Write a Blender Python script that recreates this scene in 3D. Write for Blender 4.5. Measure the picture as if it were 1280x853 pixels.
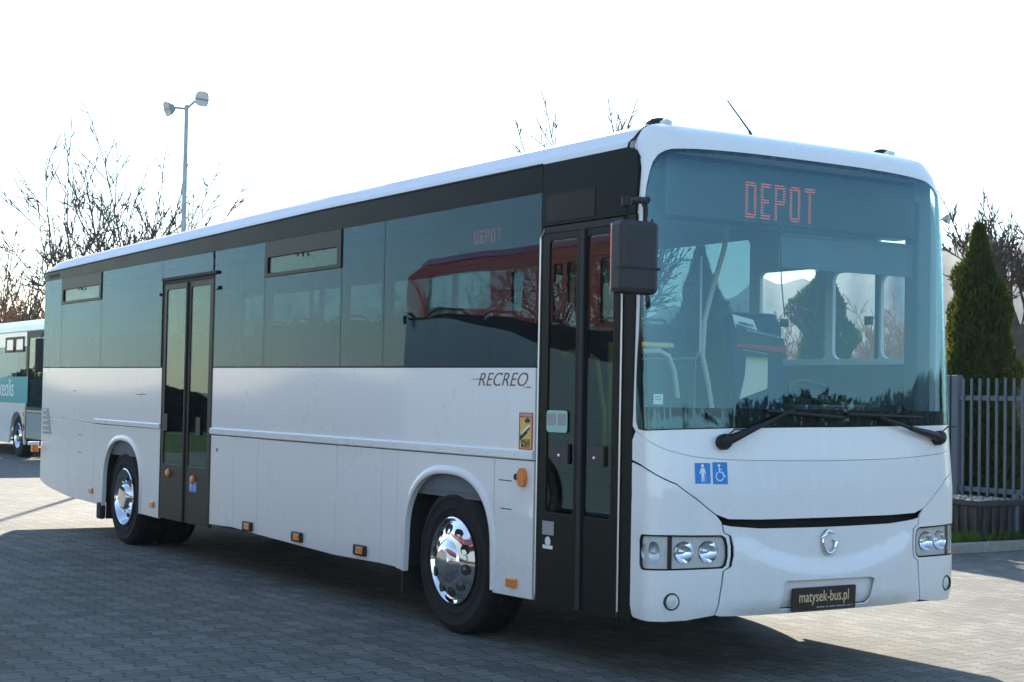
import bpy, bmesh, math, random
from mathutils import Vector, Matrix
R = random.Random(11)
PI = math.pi
for o in list(bpy.data.objects): bpy.data.objects.remove(o)
C = bpy.context.scene.collection
scene = bpy.context.scene

# ------------------------------------------------------------------ camera
cam_d = bpy.data.cameras.new('camera'); cam = bpy.data.objects.new('camera', cam_d); C.objects.link(cam)
CP = Vector((-5.514, -6.590, 1.649)); YAW, PITCH, ROLL = math.radians(32.601), math.radians(2.038), math.radians(1.079); FPX = 1953.6
cf = Vector((math.sin(YAW)*math.cos(PITCH), math.cos(YAW)*math.cos(PITCH), math.sin(PITCH)))
cr0 = Vector((math.cos(YAW), -math.sin(YAW), 0)); cu0 = cr0.cross(cf)
cr = cr0*math.cos(ROLL)+cu0*math.sin(ROLL); cu = -cr0*math.sin(ROLL)+cu0*math.cos(ROLL)
cam.matrix_world = Matrix(((cr.x, cu.x, -cf.x, CP.x), (cr.y, cu.y, -cf.y, CP.y), (cr.z, cu.z, -cf.z, CP.z), (0, 0, 0, 1)))
cam_d.sensor_width = 36; cam_d.lens = FPX/1280*36; cam_d.clip_start = 0.1; cam_d.clip_end = 6000
scene.camera = cam

# ------------------------------------------------------------------ sky and sun
SA, SB = 1.06, 1.92
SUN = Vector((SA, SB, 1)).normalized()
EL = math.asin(SUN.z); AZ = math.atan2(SA, SB)
w = bpy.data.worlds.new('World'); scene.world = w; w.use_nodes = True
nt = w.node_tree; bg = nt.nodes['Background']
sky = nt.nodes.new('ShaderNodeTexSky'); sky.sky_type = 'NISHITA'; sky.sun_disc = False
sky.sun_elevation = EL; sky.sun_rotation = AZ; sky.air_density = 1.25; sky.dust_density = .1; sky.ozone_density = 2.9
nt.links.new(sky.outputs[0], bg.inputs[0]); bg.inputs[1].default_value = 0.13
sl = bpy.data.lights.new('sun', 'SUN'); sl.energy = 5.0; sl.angle = math.radians(0.53); sl.color = (1.0, 0.90, 0.74)
so = bpy.data.objects.new('sun', sl); C.objects.link(so); so.rotation_euler = (-SUN).to_track_quat('-Z', 'Y').to_euler()
vs = scene.view_settings; vs.view_transform = 'Standard'; vs.look = 'None'; vs.gamma = 1; vs.exposure = 1.55; vs.use_curve_mapping = False
scene.cycles.transparent_max_bounces = 32; scene.cycles.max_bounces = 10; scene.cycles.glossy_bounces = 6
scene.cycles.caustics_reflective = False; scene.cycles.caustics_refractive = False

def ground_at(px, depth):
    d = cf + cr*((px-640)/FPX); p = CP + d*depth
    return Vector((p.x, p.y, 0))

# ------------------------------------------------------------------ materials
def new_mat(name):
    m = bpy.data.materials.new(name); m.use_nodes = True
    return m, m.node_tree, m.node_tree.nodes['Principled BSDF']
def mat(name, col, rough=.5, metal=0., coat=0., var=0., vscale=4., bump=0., bscale=60., emit=None, estr=0., spec=.5, rvar=0.):
    m, t, p = new_mat(name)
    p.inputs['Base Color'].default_value = (*col, 1); p.inputs['Roughness'].default_value = rough
    p.inputs['Metallic'].default_value = metal; p.inputs['Coat Weight'].default_value = coat; p.inputs['Coat Roughness'].default_value = .04
    p.inputs['Specular IOR Level'].default_value = spec
    tc = t.nodes.new('ShaderNodeTexCoord')
    if var or rvar:
        n = t.nodes.new('ShaderNodeTexNoise'); n.inputs['Scale'].default_value = vscale; n.inputs['Detail'].default_value = 8; n.inputs['Roughness'].default_value = .62
        t.links.new(tc.outputs['Object'], n.inputs['Vector'])
        if var:
            r = t.nodes.new('ShaderNodeValToRGB'); r.color_ramp.elements[0].position = .3; r.color_ramp.elements[1].position = .72
            r.color_ramp.elements[0].color = (*[max(0, c*(1-var)) for c in col], 1); r.color_ramp.elements[1].color = (*[min(1, c*(1+var)) for c in col], 1)
            t.links.new(n.outputs['Fac'], r.inputs[0]); t.links.new(r.outputs[0], p.inputs['Base Color'])
        if rvar:
            q = t.nodes.new('ShaderNodeMapRange'); q.inputs['From Min'].default_value = .3; q.inputs['From Max'].default_value = .7
            q.inputs['To Min'].default_value = max(0, rough-rvar); q.inputs['To Max'].default_value = rough+rvar
            t.links.new(n.outputs['Fac'], q.inputs[0]); t.links.new(q.outputs[0], p.inputs['Roughness'])
    if bump:
        n2 = t.nodes.new('ShaderNodeTexNoise'); n2.inputs['Scale'].default_value = bscale; n2.inputs['Detail'].default_value = 6
        t.links.new(tc.outputs['Object'], n2.inputs['Vector'])
        b = t.nodes.new('ShaderNodeBump'); b.inputs['Strength'].default_value = bump; b.inputs['Distance'].default_value = .01
        t.links.new(n2.outputs['Fac'], b.inputs['Height']); t.links.new(b.outputs[0], p.inputs['Normal'])
    if emit: p.inputs['Emission Color'].default_value = (*emit, 1); p.inputs['Emission Strength'].default_value = estr
    return m
def glass(name, tint, base=.04, wav=.02, wscale=1.2, dirt=0.0, rcol=(.93, .97, 1)):
    m = bpy.data.materials.new(name); m.use_nodes = True; t = m.node_tree; t.nodes.clear()
    N = t.nodes.new; L = t.links.new
    out = N('ShaderNodeOutputMaterial'); tr = N('ShaderNodeBsdfTransparent'); tr.inputs[0].default_value = (*tint, 1)
    gl = N('ShaderNodeBsdfGlossy'); gl.inputs['Roughness'].default_value = .008; gl.inputs['Color'].default_value = (*rcol, 1)
    lw = N('ShaderNodeLayerWeight'); lw.inputs['Blend'].default_value = .5
    pw = N('ShaderNodeMath'); pw.operation = 'POWER'; pw.inputs[1].default_value = 5; L(lw.outputs['Facing'], pw.inputs[0])
    ml = N('ShaderNodeMath'); ml.operation = 'MULTIPLY_ADD'; ml.inputs[1].default_value = 1-base; ml.inputs[2].default_value = base; L(pw.outputs[0], ml.inputs[0])
    mx = N('ShaderNodeMixShader'); L(ml.outputs[0], mx.inputs[0]); L(tr.outputs[0], mx.inputs[1]); L(gl.outputs[0], mx.inputs[2])
    last = mx
    tc = N('ShaderNodeTexCoord')
    if dirt:
        df = N('ShaderNodeBsdfDiffuse'); df.inputs[0].default_value = (.55, .55, .52, 1)
        n3 = N('ShaderNodeTexNoise'); n3.inputs['Scale'].default_value = 3.5; n3.inputs['Detail'].default_value = 9; n3.inputs['Roughness'].default_value = .7; L(tc.outputs['Object'], n3.inputs['Vector'])
        mr = N('ShaderNodeMapRange'); mr.inputs['From Min'].default_value = .25; mr.inputs['From Max'].default_value = .8; mr.inputs['To Min'].default_value = dirt*.35; mr.inputs['To Max'].default_value = dirt*1.7; L(n3.outputs['Fac'], mr.inputs[0])
        m2 = N('ShaderNodeMixShader'); L(mr.outputs[0], m2.inputs[0]); L(mx.outputs[0], m2.inputs[1]); L(df.outputs[0], m2.inputs[2]); last = m2
    if wav:
        n = N('ShaderNodeTexNoise'); n.inputs['Scale'].default_value = wscale; n.inputs['Detail'].default_value = 1.5; L(tc.outputs['Object'], n.inputs['Vector'])
        b = N('ShaderNodeBump'); b.inputs['Strength'].default_value = wav; b.inputs['Distance'].default_value = .1; L(n.outputs['Fac'], b.inputs['Height']); L(b.outputs[0], gl.inputs['Normal'])
    L(last.outputs[0], out.inputs[0])
    return m

def leafy(name, col, var=.5, vscale=2.2, tr=.28):
    m = mat(name, col, .85, var=var, vscale=vscale, spec=.2); t = m.node_tree; p = t.nodes['Principled BSDF']; out = t.nodes['Material Output']
    tl = t.nodes.new('ShaderNodeBsdfTranslucent'); mx = t.nodes.new('ShaderNodeMixShader'); mx.inputs[0].default_value = tr
    src = p.inputs['Base Color'].links[0].from_socket
    g = t.nodes.new('ShaderNodeMixRGB'); g.blend_type = 'MULTIPLY'; g.inputs[0].default_value = 1; g.inputs[2].default_value = (2.2, 1.9, .8, 1); t.links.new(src, g.inputs[1]); t.links.new(g.outputs[0], tl.inputs[0])
    t.links.new(p.outputs[0], mx.inputs[1]); t.links.new(tl.outputs[0], mx.inputs[2]); t.links.new(mx.outputs[0], out.inputs[0]); return m
def white_paint():
    m, t, p = new_mat('white_bus_paint'); N = t.nodes.new; L = t.links.new
    p.inputs['Roughness'].default_value = .28; p.inputs['Coat Weight'].default_value = .6; p.inputs['Coat Roughness'].default_value = .06
    tc = N('ShaderNodeTexCoord')
    n = N('ShaderNodeTexNoise'); n.inputs['Scale'].default_value = 1.3; n.inputs['Detail'].default_value = 9; n.inputs['Roughness'].default_value = .65; L(tc.outputs['Object'], n.inputs['Vector'])
    # fine vertical dirt runs
    mp = N('ShaderNodeMapping'); mp.inputs['Scale'].default_value = (9, 9, .7); L(tc.outputs['Object'], mp.inputs['Vector'])
    n2 = N('ShaderNodeTexNoise'); n2.inputs['Scale'].default_value = 2.5; n2.inputs['Detail'].default_value = 6; L(mp.outputs[0], n2.inputs['Vector'])
    # road film towards the skirt bottom, worn on by driving
    sp = N('ShaderNodeSeparateXYZ'); L(tc.outputs['Object'], sp.inputs[0])
    mr = N('ShaderNodeMapRange'); mr.inputs['From Min'].default_value = .3; mr.inputs['From Max'].default_value = 1.0; mr.inputs['To Min'].default_value = .38; mr.inputs['To Max'].default_value = 0; L(sp.outputs['Z'], mr.inputs[0])
    mul = N('ShaderNodeMath'); mul.operation = 'MULTIPLY'; L(mr.outputs[0], mul.inputs[0]); L(n.outputs['Fac'], mul.inputs[1])
    r = N('ShaderNodeValToRGB'); r.color_ramp.elements[0].position = .3; r.color_ramp.elements[1].position = .7
    r.color_ramp.elements[0].color = (.755, .76, .77, 1); r.color_ramp.elements[1].color = (.79, .79, .79, 1); L(n2.outputs['Fac'], r.inputs[0])
    mx = N('ShaderNodeMixRGB'); mx.inputs[2].default_value = (.55, .54, .52, 1); L(mul.outputs[0], mx.inputs[0]); L(r.outputs[0], mx.inputs[1])
    L(mx.outputs[0], p.inputs['Base Color'])
    q = N('ShaderNodeMapRange'); q.inputs['From Min'].default_value = .3; q.inputs['From Max'].default_value = .7; q.inputs['To Min'].default_value = .25; q.inputs['To Max'].default_value = .34; L(n.outputs['Fac'], q.inputs[0]); L(q.outputs[0], p.inputs['Roughness'])
    b = N('ShaderNodeBump'); b.inputs['Strength'].default_value = .022; b.inputs['Distance'].default_value = .05; L(n.outputs['Fac'], b.inputs['Height']); L(b.outputs[0], p.inputs['Coat Normal'])
    return m

def paving():
    m, t, p = new_mat('interlocking_paving'); N = t.nodes.new; L = t.links.new
    tc = N('ShaderNodeTexCoord'); sp = N('ShaderNodeSeparateXYZ'); L(tc.outputs['Object'], sp.inputs[0])
    def M(op, a, b=None, c=None):
        n = N('ShaderNodeMath'); n.operation = op
        for i, v in enumerate((a, b, c)):
            if v is None: continue
            if isinstance(v, (int, float)): n.inputs[i].default_value = v
            else: L(v, n.inputs[i])
        return n.outputs[0]
    W, LN = .165, .20
    cu_ = M('COSINE', M('MULTIPLY', sp.outputs['Y'], 2*PI/LN))
    wv = M('MINIMUM', M('MAXIMUM', M('MULTIPLY', cu_, 1.9), -1.), 1.)
    sg = M('COSINE', M('MULTIPLY', sp.outputs['X'], PI/W))
    v2 = M('SUBTRACT', sp.outputs['X'], M('MULTIPLY', M('MULTIPLY', wv, sg), .017))
    cb = N('ShaderNodeCombineXYZ'); L(sp.outputs['Y'], cb.inputs[0]); L(v2, cb.inputs[1])
    br = N('ShaderNodeTexBrick'); L(cb.outputs[0], br.inputs['Vector'])
    br.inputs['Scale'].default_value = 1; br.inputs['Brick Width'].default_value = LN; br.inputs['Row Height'].default_value = W
    br.inputs['Mortar Size'].default_value = .0065; br.inputs['Mortar Smooth'].default_value = .25; br.inputs['Bias'].default_value = 0
    br.inputs['Color1'].default_value = (.122, .124, .112, 1); br.inputs['Color2'].default_value = (.194, .192, .172, 1); br.inputs['Mortar'].default_value = (.032, .030, .026, 1)
    n1 = N('ShaderNodeTexNoise'); n1.inputs['Scale'].default_value = .35; n1.inputs['Detail'].default_value = 8; n1.inputs['Roughness'].default_value = .65; L(tc.outputs['Object'], n1.inputs['Vector'])
    n2 = N('ShaderNodeTexNoise'); n2.inputs['Scale'].default_value = 120; n2.inputs['Detail'].default_value = 4; L(tc.outputs['Object'], n2.inputs['Vector'])
    r1 = N('ShaderNodeMapRange'); r1.inputs['From Min'].default_value = .3; r1.inputs['From Max'].default_value = .7; r1.inputs['To Min'].default_value = .72; r1.inputs['To Max'].default_value = 1.16; L(n1.outputs['Fac'], r1.inputs[0])
    r2 = N('ShaderNodeMapRange'); r2.inputs['From Min'].default_value = .3; r2.inputs['From Max'].default_value = .7; r2.inputs['To Min'].default_value = .82; r2.inputs['To Max'].default_value = 1.15; L(n2.outputs['Fac'], r2.inputs[0])
    n4 = N('ShaderNodeTexNoise'); n4.inputs['Scale'].default_value = 2.6; n4.inputs['Detail'].default_value = 7; n4.inputs['Roughness'].default_value = .7; L(tc.outputs['Object'], n4.inputs['Vector'])
    r4 = N('ShaderNodeMapRange'); r4.inputs['From Min'].default_value = .3; r4.inputs['From Max'].default_value = .7; r4.inputs['To Min'].default_value = .80; r4.inputs['To Max'].default_value = 1.14; L(n4.outputs['Fac'], r4.inputs[0])
    k = M('MULTIPLY', M('MULTIPLY', r1.outputs[0], r2.outputs[0]), r4.outputs[0])
    mo = N('ShaderNodeMixRGB'); mo.inputs[1].default_value = (.030, .029, .025, 1); mo.inputs[2].default_value = (.085, .085, .05, 1); L(n4.outputs['Fac'], mo.inputs[0]); L(mo.outputs[0], br.inputs['Mortar'])
    vm = N('ShaderNodeVectorMath'); vm.operation = 'SCALE'; L(br.outputs['Color'], vm.inputs[0]); L(k, vm.inputs['Scale'])
    # scattered oil drips
    n3 = N('ShaderNodeTexNoise'); n3.inputs['Scale'].default_value = 1.7; n3.inputs['Detail'].default_value = 5; L(tc.outputs['Object'], n3.inputs['Vector'])
    r3 = N('ShaderNodeMapRange'); r3.inputs['From Min'].default_value = .60; r3.inputs['From Max'].default_value = .78; r3.inputs['To Min'].default_value = 0; r3.inputs['To Max'].default_value = .35; L(n3.outputs['Fac'], r3.inputs[0])
    mx = N('ShaderNodeMixRGB'); mx.inputs[2].default_value = (.12, .115, .105, 1); L(r3.outputs[0], mx.inputs[0]); L(vm.outputs[0], mx.inputs[1])
    L(mx.outputs[0], p.inputs['Base Color']); p.inputs['Roughness'].default_value = .85; p.inputs['Specular IOR Level'].default_value = .2
    h = M('ADD', M('MULTIPLY', br.outputs['Fac'], -1.), M('MULTIPLY', n2.outputs['Fac'], .22))
    b = N('ShaderNodeBump'); b.inputs['Strength'].default_value = .7; b.inputs['Distance'].default_value = .006; L(h, b.inputs['Height']); L(b.outputs[0], p.inputs['Normal'])
    return m

MT = dict(
    white=white_paint(), paving=paving(),
    roof_paint=mat('matt_white_roof_paint', (.70, .70, .71), .5, var=.05, vscale=2),
    black=mat('black_paint', (.009, .011, .0105), .38, spec=.12, rvar=.04, vscale=3),
    band=mat('dark_cantrail_paint', (.012, .016, .018), .34, spec=.05, rvar=.04, vscale=2),
    door=mat('dark_grey_door_panel', (.019, .021, .022), .40, spec=.14, var=.1, vscale=8),
    rubber=mat('black_rubber', (.016, .016, .016), .72, bump=.1),
    tyre=mat('tyre_rubber', (.016, .016, .017), .85, spec=.3, var=.3, vscale=12, bump=.3, bscale=90),
    plastic=mat('black_plastic', (.014, .015, .016), .5, spec=.3, bump=.1, bscale=200),
    mirror=mat('mirror_housing_plastic', (.032, .036, .04), .45, spec=.3, bump=.1, bscale=160),
    under=mat('underbody_grime', (.012, .012, .011), .9, var=.3, vscale=7),
    chrome=mat('chrome', (.86, .86, .87), .06, 1., rvar=.03, vscale=20),
    alu=mat('brushed_aluminium', (.55, .56, .57), .35, 1.),
    sglass=glass('tinted_side_glass', (.32, .42, .455), .055, .03, .8, .003, (.46, .67, .86)),
    dglass=glass('tinted_door_glass', (.42, .52, .53), .05, .02, .9, .003, (.62, .82, .86)),
    wglass=glass('windscreen_glass', (.86, .94, .95), .060, .008, 1.0, .002, (.50, .86, 1)),
    cglass=glass('clear_glass', (.93, .95, .95), .04, .01),
    lamp_inside=mat('beige_lamp_housing', (.74, .71, .65), .35, coat=.4),
    lens=glass('headlamp_lens', (.93, .95, .97), .05, 0),
    amber=mat('amber_lens', (.75, .20, .02), .18, coat=.5, bump=.3, bscale=140),
    red=mat('red_lens', (.5, .02, .02), .2, coat=.5),
    headliner=mat('interior_headliner', (.30, .31, .32), .85, var=.06),
    lining=mat('interior_side_lining', (.13, .15, .17), .8, var=.1),
    floor=mat('interior_vinyl_floor', (.12, .13, .14), .7, var=.2),
    seat=mat('blue_moquette', (.022, .055, .12), .9, var=.35, vscale=60),
    seatback=mat('grey_seat_shell', (.16, .18, .2), .6),
    rail=mat('yellow_handrail', (.85, .55, .15), .35),
    pole=mat('beige_handrail', (.75, .66, .52), .3),
    dash=mat('dashboard_plastic', (.02, .021, .023), .6, bump=.15, bscale=200),
    led_panel=mat('display_panel', (.012, .020, .028), .35, var=.3, vscale=30),
    led=mat('lit_red_leds', (.5, .06, .03), .4, emit=(1, .16, .08), estr=.45),
    blue=mat('blue_sticker', (.012, .22, .62), .35),
    sticker_white=mat('white_sticker', (.8, .8, .8), .4),
    sticker_red=mat('red_sticker', (.42, .05, .03), .4),
    sticker_yellow=mat('yellow_sticker', (.72, .46, .10), .4),
    sticker_teal=mat('pale_teal_sticker', (.33, .55, .47), .4),
    sticker_grey=mat('grey_label', (.30, .31, .32), .5, var=.15, vscale=60),
    ink=mat('black_ink', (.012, .012, .012), .5),
    plate_black=mat('black_plate', (.008, .009, .009), .3, coat=.4),
    gold=mat('pale_gold_lettering', (.70, .50, .30), .5),
    script_red=mat('dark_red_lettering', (.10, .035, .045), .4),
    paper=mat('beige_paper', (.82, .68, .52), .8),
    paper_white=mat('white_card', (.8, .76, .68), .8),
    card_black=mat('black_card', (.015, .015, .017), .4),
    card_red=mat('red_card_band', (.35, .03, .02), .4),
    steel=mat('grey_painted_steel', (.075, .10, .125), .5, .0, var=.12, vscale=5),
    galv=mat('galvanised_steel', (.30, .33, .35), .45, .6, var=.2, vscale=5),
    lampglass=mat('floodlight_glass', (.6, .62, .63), .2, coat=.4),
    bin=mat('dark_grey_planter_plastic', (.028, .03, .032), .6, var=.3, vscale=5),
    stone=mat('pale_stones', (.36, .34, .31), .9, var=.4, vscale=9),
    kerb=mat('concrete_kerb', (.27, .26, .245), .85, var=.2, vscale=9, bump=.3),
    soil=mat('bed_soil', (.07, .06, .04), .95, var=.4, vscale=4),
    grass=leafy('grass_blades', (.075, .125, .02), .4, 3),
    field=mat('field_grass', (.10, .125, .035), .9, var=.45, vscale=.25),
    bark=mat('grey_brown_bark', (.075, .062, .052), .9, var=.3, vscale=8),
    twig=mat('dark_twigs', (.085, .066, .055), .9, var=.3, vscale=3),
    redtwig=mat('russet_twigs', (.36, .19, .10), .9, var=.4, vscale=3),
    nest=mat('dark_nest_box_wood', (.035, .03, .027), .8, var=.3),
    thuja=leafy('thuja_foliage', (.040, .056, .013)),
    hedge=mat('dark_hedge_foliage', (.03, .05, .016), .8, var=.5, vscale=1.5),
    wood=mat('hillside_wood', (.085, .072, .055), .95, var=.55, vscale=.035, bump=0),
    teal=mat('teal_paint', (.004, .30, .33), .45, coat=.1),
    owhite=mat('white_bus_paint_plain', (.74, .74, .74), .3, coat=.5, var=.05, vscale=2),
    coach_red=mat('red_coach_paint', (.40, .030, .022), .3, coat=.6),
    coach_silver=mat('silver_coach_paint', (.26, .33, .36), .35, coat=.5),
    seatgrey=mat('grey_moquette', (.12, .12, .13), .9, var=.3, vscale=30),
)

# ------------------------------------------------------------------ mesh helpers
class MB:
    def __init__(s): s.v = []; s.f = []; s.m = []
    def add(s, verts, faces, mi=0):
        k = len(s.v); s.v += [tuple(v) for v in verts]; s.f += [[i+k for i in f] for f in faces]; s.m += [mi]*len(faces); return s
    def box(s, x0, x1, y0, y1, z0, z1, mi=0):
        v = [(x, y, z) for x in (x0, x1) for y in (y0, y1) for z in (z0, z1)]
        return s.add(v, [(0, 1, 3, 2), (4, 6, 7, 5), (0, 4, 5, 1), (2, 3, 7, 6), (0, 2, 6, 4), (1, 5, 7, 3)], mi)
    def tube(s, pts, r, n=8, mi=0, cap=True):
        pts = [Vector(p) for p in pts]; rs = r if isinstance(r, (list, tuple)) else [r]*len(pts)
        V = []; F = []
        for i, p in enumerate(pts):
            d = (pts[min(i+1, len(pts)-1)]-pts[max(i-1, 0)]).normalized()
            a = d.cross(Vector((0, 0, 1)) if abs(d.z) < .9 else Vector((1, 0, 0))).normalized(); b = d.cross(a)
            for k in range(n):
                t = 2*PI*k/n; V.append(p+(a*math.cos(t)+b*math.sin(t))*rs[i])
        for i in range(len(pts)-1):
            for k in range(n):
                k2 = (k+1) % n; F.append((i*n+k, i*n+k2, (i+1)*n+k2, (i+1)*n+k))
        if cap: F.append(tuple(range(n))[::-1]); F.append(tuple((len(pts)-1)*n+k for k in range(n)))
        return s.add(V, F, mi)
    def lathe(s, prof, o, ax, up, n=32, mi=0):
        """prof: (radius, offset along ax)"""
        o = Vector(o); ax = Vector(ax).normalized(); up = Vector(up).normalized(); sd = ax.cross(up)
        V = []; F = []
        for r, h in prof:
            for k in range(n):
                t = 2*PI*k/n; V.append(o+ax*h+(up*math.cos(t)+sd*math.sin(t))*r)
        for i in range(len(prof)-1):
            for k in range(n):
                k2 = (k+1) % n; F.append((i*n+k, i*n+k2, (i+1)*n+k2, (i+1)*n+k))
        return s.add(V, F, mi)
    def prism(s, pts, ext, mi=0):
        pts = [Vector(p) for p in pts]; e = Vector(ext); n = len(pts)
        V = pts+[p+e for p in pts]
        F = [tuple(range(n)), tuple(range(2*n-1, n-1, -1))]+[(i, i+n, (i+1) % n+n, (i+1) % n) for i in range(n)]
        return s.add(V, F, mi)
    def build(s, name, mats, parent=None, smooth=False, bevel=0., loc=None):
        me = bpy.data.meshes.new(name); me.from_pydata(s.v, [], s.f)
        if not isinstance(mats, (list, tuple)): mats = [mats]
        for m_ in mats: me.materials.append(MT[m_] if isinstance(m_, str) else m_)
        for p_, i in zip(me.polygons, s.m): p_.material_index = i
        me.update()
        bm = bmesh.new(); bm.from_mesh(me); bmesh.ops.recalc_face_normals(bm, faces=bm.faces); bm.to_mesh(me); bm.free()
        return link(name, me, parent, smooth, bevel, loc)
def link(name, me, parent=None, smooth=False, bevel=0., loc=None):
    o = bpy.data.objects.new(name, me); C.objects.link(o)
    if parent: o.parent = parent
    if loc: o.location = loc
    if smooth:
        for p_ in me.polygons: p_.use_smooth = True
        md = o.modifiers.new('w', 'EDGE_SPLIT'); md.split_angle = math.radians(38)
    if bevel:
        b = o.modifiers.new('bevel', 'BEVEL'); b.width = bevel; b.segments = 2; b.limit_method = 'ANGLE'; b.angle_limit = math.radians(40)
    return o
def fill2d(loops):
    bm = bmesh.new()
    for lp in loops:
        vs_ = [bm.verts.new((a, b, 0)) for a, b in lp]
        for i in range(len(vs_)): bm.edges.new((vs_[i], vs_[(i+1) % len(vs_)]))
    bmesh.ops.triangle_fill(bm, use_beauty=True, use_dissolve=False, edges=bm.edges[:])
    return bm
def plate(mb, loops, x0, x1, mi=0):
    """outline loops in (y, z), thick from x0 to x1"""
    if not isinstance(loops[0][0], (list, tuple)): loops = [loops]
    bm = fill2d(loops); bm.verts.ensure_lookup_table()
    vs_ = [(v.co.x, v.co.y) for v in bm.verts]; fs = [[v.index for v in f.verts] for f in bm.faces]; bm.free()
    mb.add([(x0, a, b) for a, b in vs_], fs, mi); mb.add([(x1, a, b) for a, b in vs_], [f[::-1] for f in fs], mi)
    for lp in loops:
        n = len(lp)
        mb.add([(x0, a, b) for a, b in lp]+[(x1, a, b) for a, b in lp], [(i, (i+1) % n, (i+1) % n+n, i+n) for i in range(n)], mi)
    return mb
def weld(o, d=.0004):
    bm = bmesh.new(); bm.from_mesh(o.data); bmesh.ops.remove_doubles(bm, verts=bm.verts, dist=d); bmesh.ops.recalc_face_normals(bm, faces=bm.faces); bm.to_mesh(o.data); bm.free(); return o
def rrect(y0, y1, z0, z1, r, n=5):
    P = []
    for cy, cz, a0 in ((y1-r, z1-r, 0), (y0+r, z1-r, 90), (y0+r, z0+r, 180), (y1-r, z0+r, 270)):
        for k in range(n+1):
            a = math.radians(a0+90*k/n); P.append((cy+r*math.cos(a), cz+r*math.sin(a)))
    return P
def thing(name, label, cat, loc=(0, 0, 0), rz=0., group=None):
    o = bpy.data.objects.new(name, None); C.objects.link(o); o.location = loc; o.rotation_euler = (0, 0, rz); o.empty_display_size = .2
    return tag(o, label, cat, group)
def tag(o, label, cat, group=None):
    o['label'] = label; o['category'] = cat
    if group: o['group'] = group
    return o
def kind(o, k): o['kind'] = k; return o
def dup(root, loc, rz=0., label=None, scale=None):
    r = root.copy(); C.objects.link(r); r.location = loc; r.rotation_euler = (0, 0, rz)
    if label: r['label'] = label
    if scale: r.scale = (scale[0], scale[1], scale[2])
    for ch in list(root.children):
        c = ch.copy(); C.objects.link(c); c.parent = r
        for g in list(ch.children):
            d = g.copy(); C.objects.link(d); d.parent = c
    return r
def text_obj(name, s, size, M4, m, parent=None, shear=0., xs=1., ext=.0008, align='CENTER', bold=0., space=1.):
    cu_ = bpy.data.curves.new(name, 'FONT'); cu_.body = s; cu_.size = size; cu_.extrude = ext; cu_.align_x = align; cu_.align_y = 'CENTER'; cu_.shear = shear; cu_.offset = bold; cu_.space_character = space
    t = bpy.data.objects.new(name+'_curve', cu_); C.objects.link(t)
    dg = bpy.context.evaluated_depsgraph_get(); dg.update()
    me = bpy.data.meshes.new_from_object(t.evaluated_get(dg)); bpy.data.objects.remove(t)
    me.transform(M4 @ Matrix.Diagonal((xs, 1, 1, 1))); me.materials.clear(); me.materials.append(MT[m])
    o = bpy.data.objects.new(name, me); C.objects.link(o)
    if parent: o.parent = parent
    return o
def side_m(y, z, x=-.004):   # a frame on the door side: reading direction -y, up z, facing -x
    return Matrix(((0, 0, -1, x), (-1, 0, 0, y), (0, 1, 0, z), (0, 0, 0, 1)))
def front_m(x, y, z, yaw=0.): # facing -y
    return Matrix.Translation((x, y, z)) @ Matrix.Rotation(yaw, 4, 'Z') @ Matrix(((1, 0, 0, 0), (0, 0, -1, 0), (0, 1, 0, 0), (0, 0, 0, 1)))
def interp(t, xs, ys):
    if t <= xs[0]: return ys[0]
    for i in range(1, len(xs)):
        if t <= xs[i]:
            k = (t-xs[i-1])/(xs[i]-xs[i-1]); return ys[i-1]+k*(ys[i]-ys[i-1])
    return ys[-1]

# ================================================================== SETTING
def sheet(name, x0, x1, y0, y1, z, m, n=1):
    mb = MB(); mb.add([(x0, y0, z), (x1, y0, z), (x1, y1, z), (x0, y1, z)], [(0, 1, 2, 3)])
    return kind(mb.build(name, m), 'structure')
sheet('ground', -1350, 1350, -1350, 1350, -.02, 'field')
hz = bpy.data.materials.new('haze_air'); hz.use_nodes = True; hz.node_tree.nodes.clear()
_v = hz.node_tree.nodes.new('ShaderNodeVolumePrincipled'); _o = hz.node_tree.nodes.new('ShaderNodeOutputMaterial'); hz.node_tree.links.new(_v.outputs[0], _o.inputs['Volume'])
_v.inputs['Color'].default_value = (.66, .74, .86, 1); _v.inputs['Density'].default_value = .00040; _v.inputs['Anisotropy'].default_value = -.15
_b = MB().box(-1400, 1400, -1400, 1400, -1.02, 190); kind(_b.build('haze', hz), 'stuff')
yd = MB(); yd.add([(-14, -40, 0), (60, -40, 0), (60, 5.40, 0), (7.6, 5.40, 0), (7.6, 46, 0), (2, 60, 0), (-14, 31, 0)], [(0, 1, 2, 3, 4, 5, 6)])
kind(yd.build('paved_yard', 'paving'), 'structure')
# hill: one ridge rising to the right, rough with tree tops
def hill():
    mb = MB(); nx, ny = 700, 60; V = []
    rr = random.Random(3)
    for j in range(ny+1):
        for i in range(nx+1):
            az = math.radians(16+70*i/nx); t = j/ny; d = 520+520*t
            azd = math.degrees(az)
            top = interp(azd, [16, 28, 34, 40, 46, 50, 56, 66, 86], [8, 14, 34, 66, 92, 102, 95, 80, 50])
            top *= 1+.05*math.sin(azd*1.7)+.03*math.sin(azd*4.1+1)
            h = top*math.sin(min(1, t/.92)*PI/2)**1.3 - 2
            if t > .1: h += rr.uniform(-1, 1)*.3
            V.append((CP.x+d*math.sin(az), CP.y+d*math.cos(az), h))
    F = [(j*(nx+1)+i, j*(nx+1)+i+1, (j+1)*(nx+1)+i+1, (j+1)*(nx+1)+i) for j in range(ny) for i in range(nx)]
    mb.add(V, F); return kind(mb.build('hill', 'wood', None, True), 'structure')
hill()

# ================================================================== THE WHITE BUS
bus = thing('parked_bus', 'white single deck bus with DEPOT on its front display, filling the middle of the yard', 'bus')
B = bus
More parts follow.
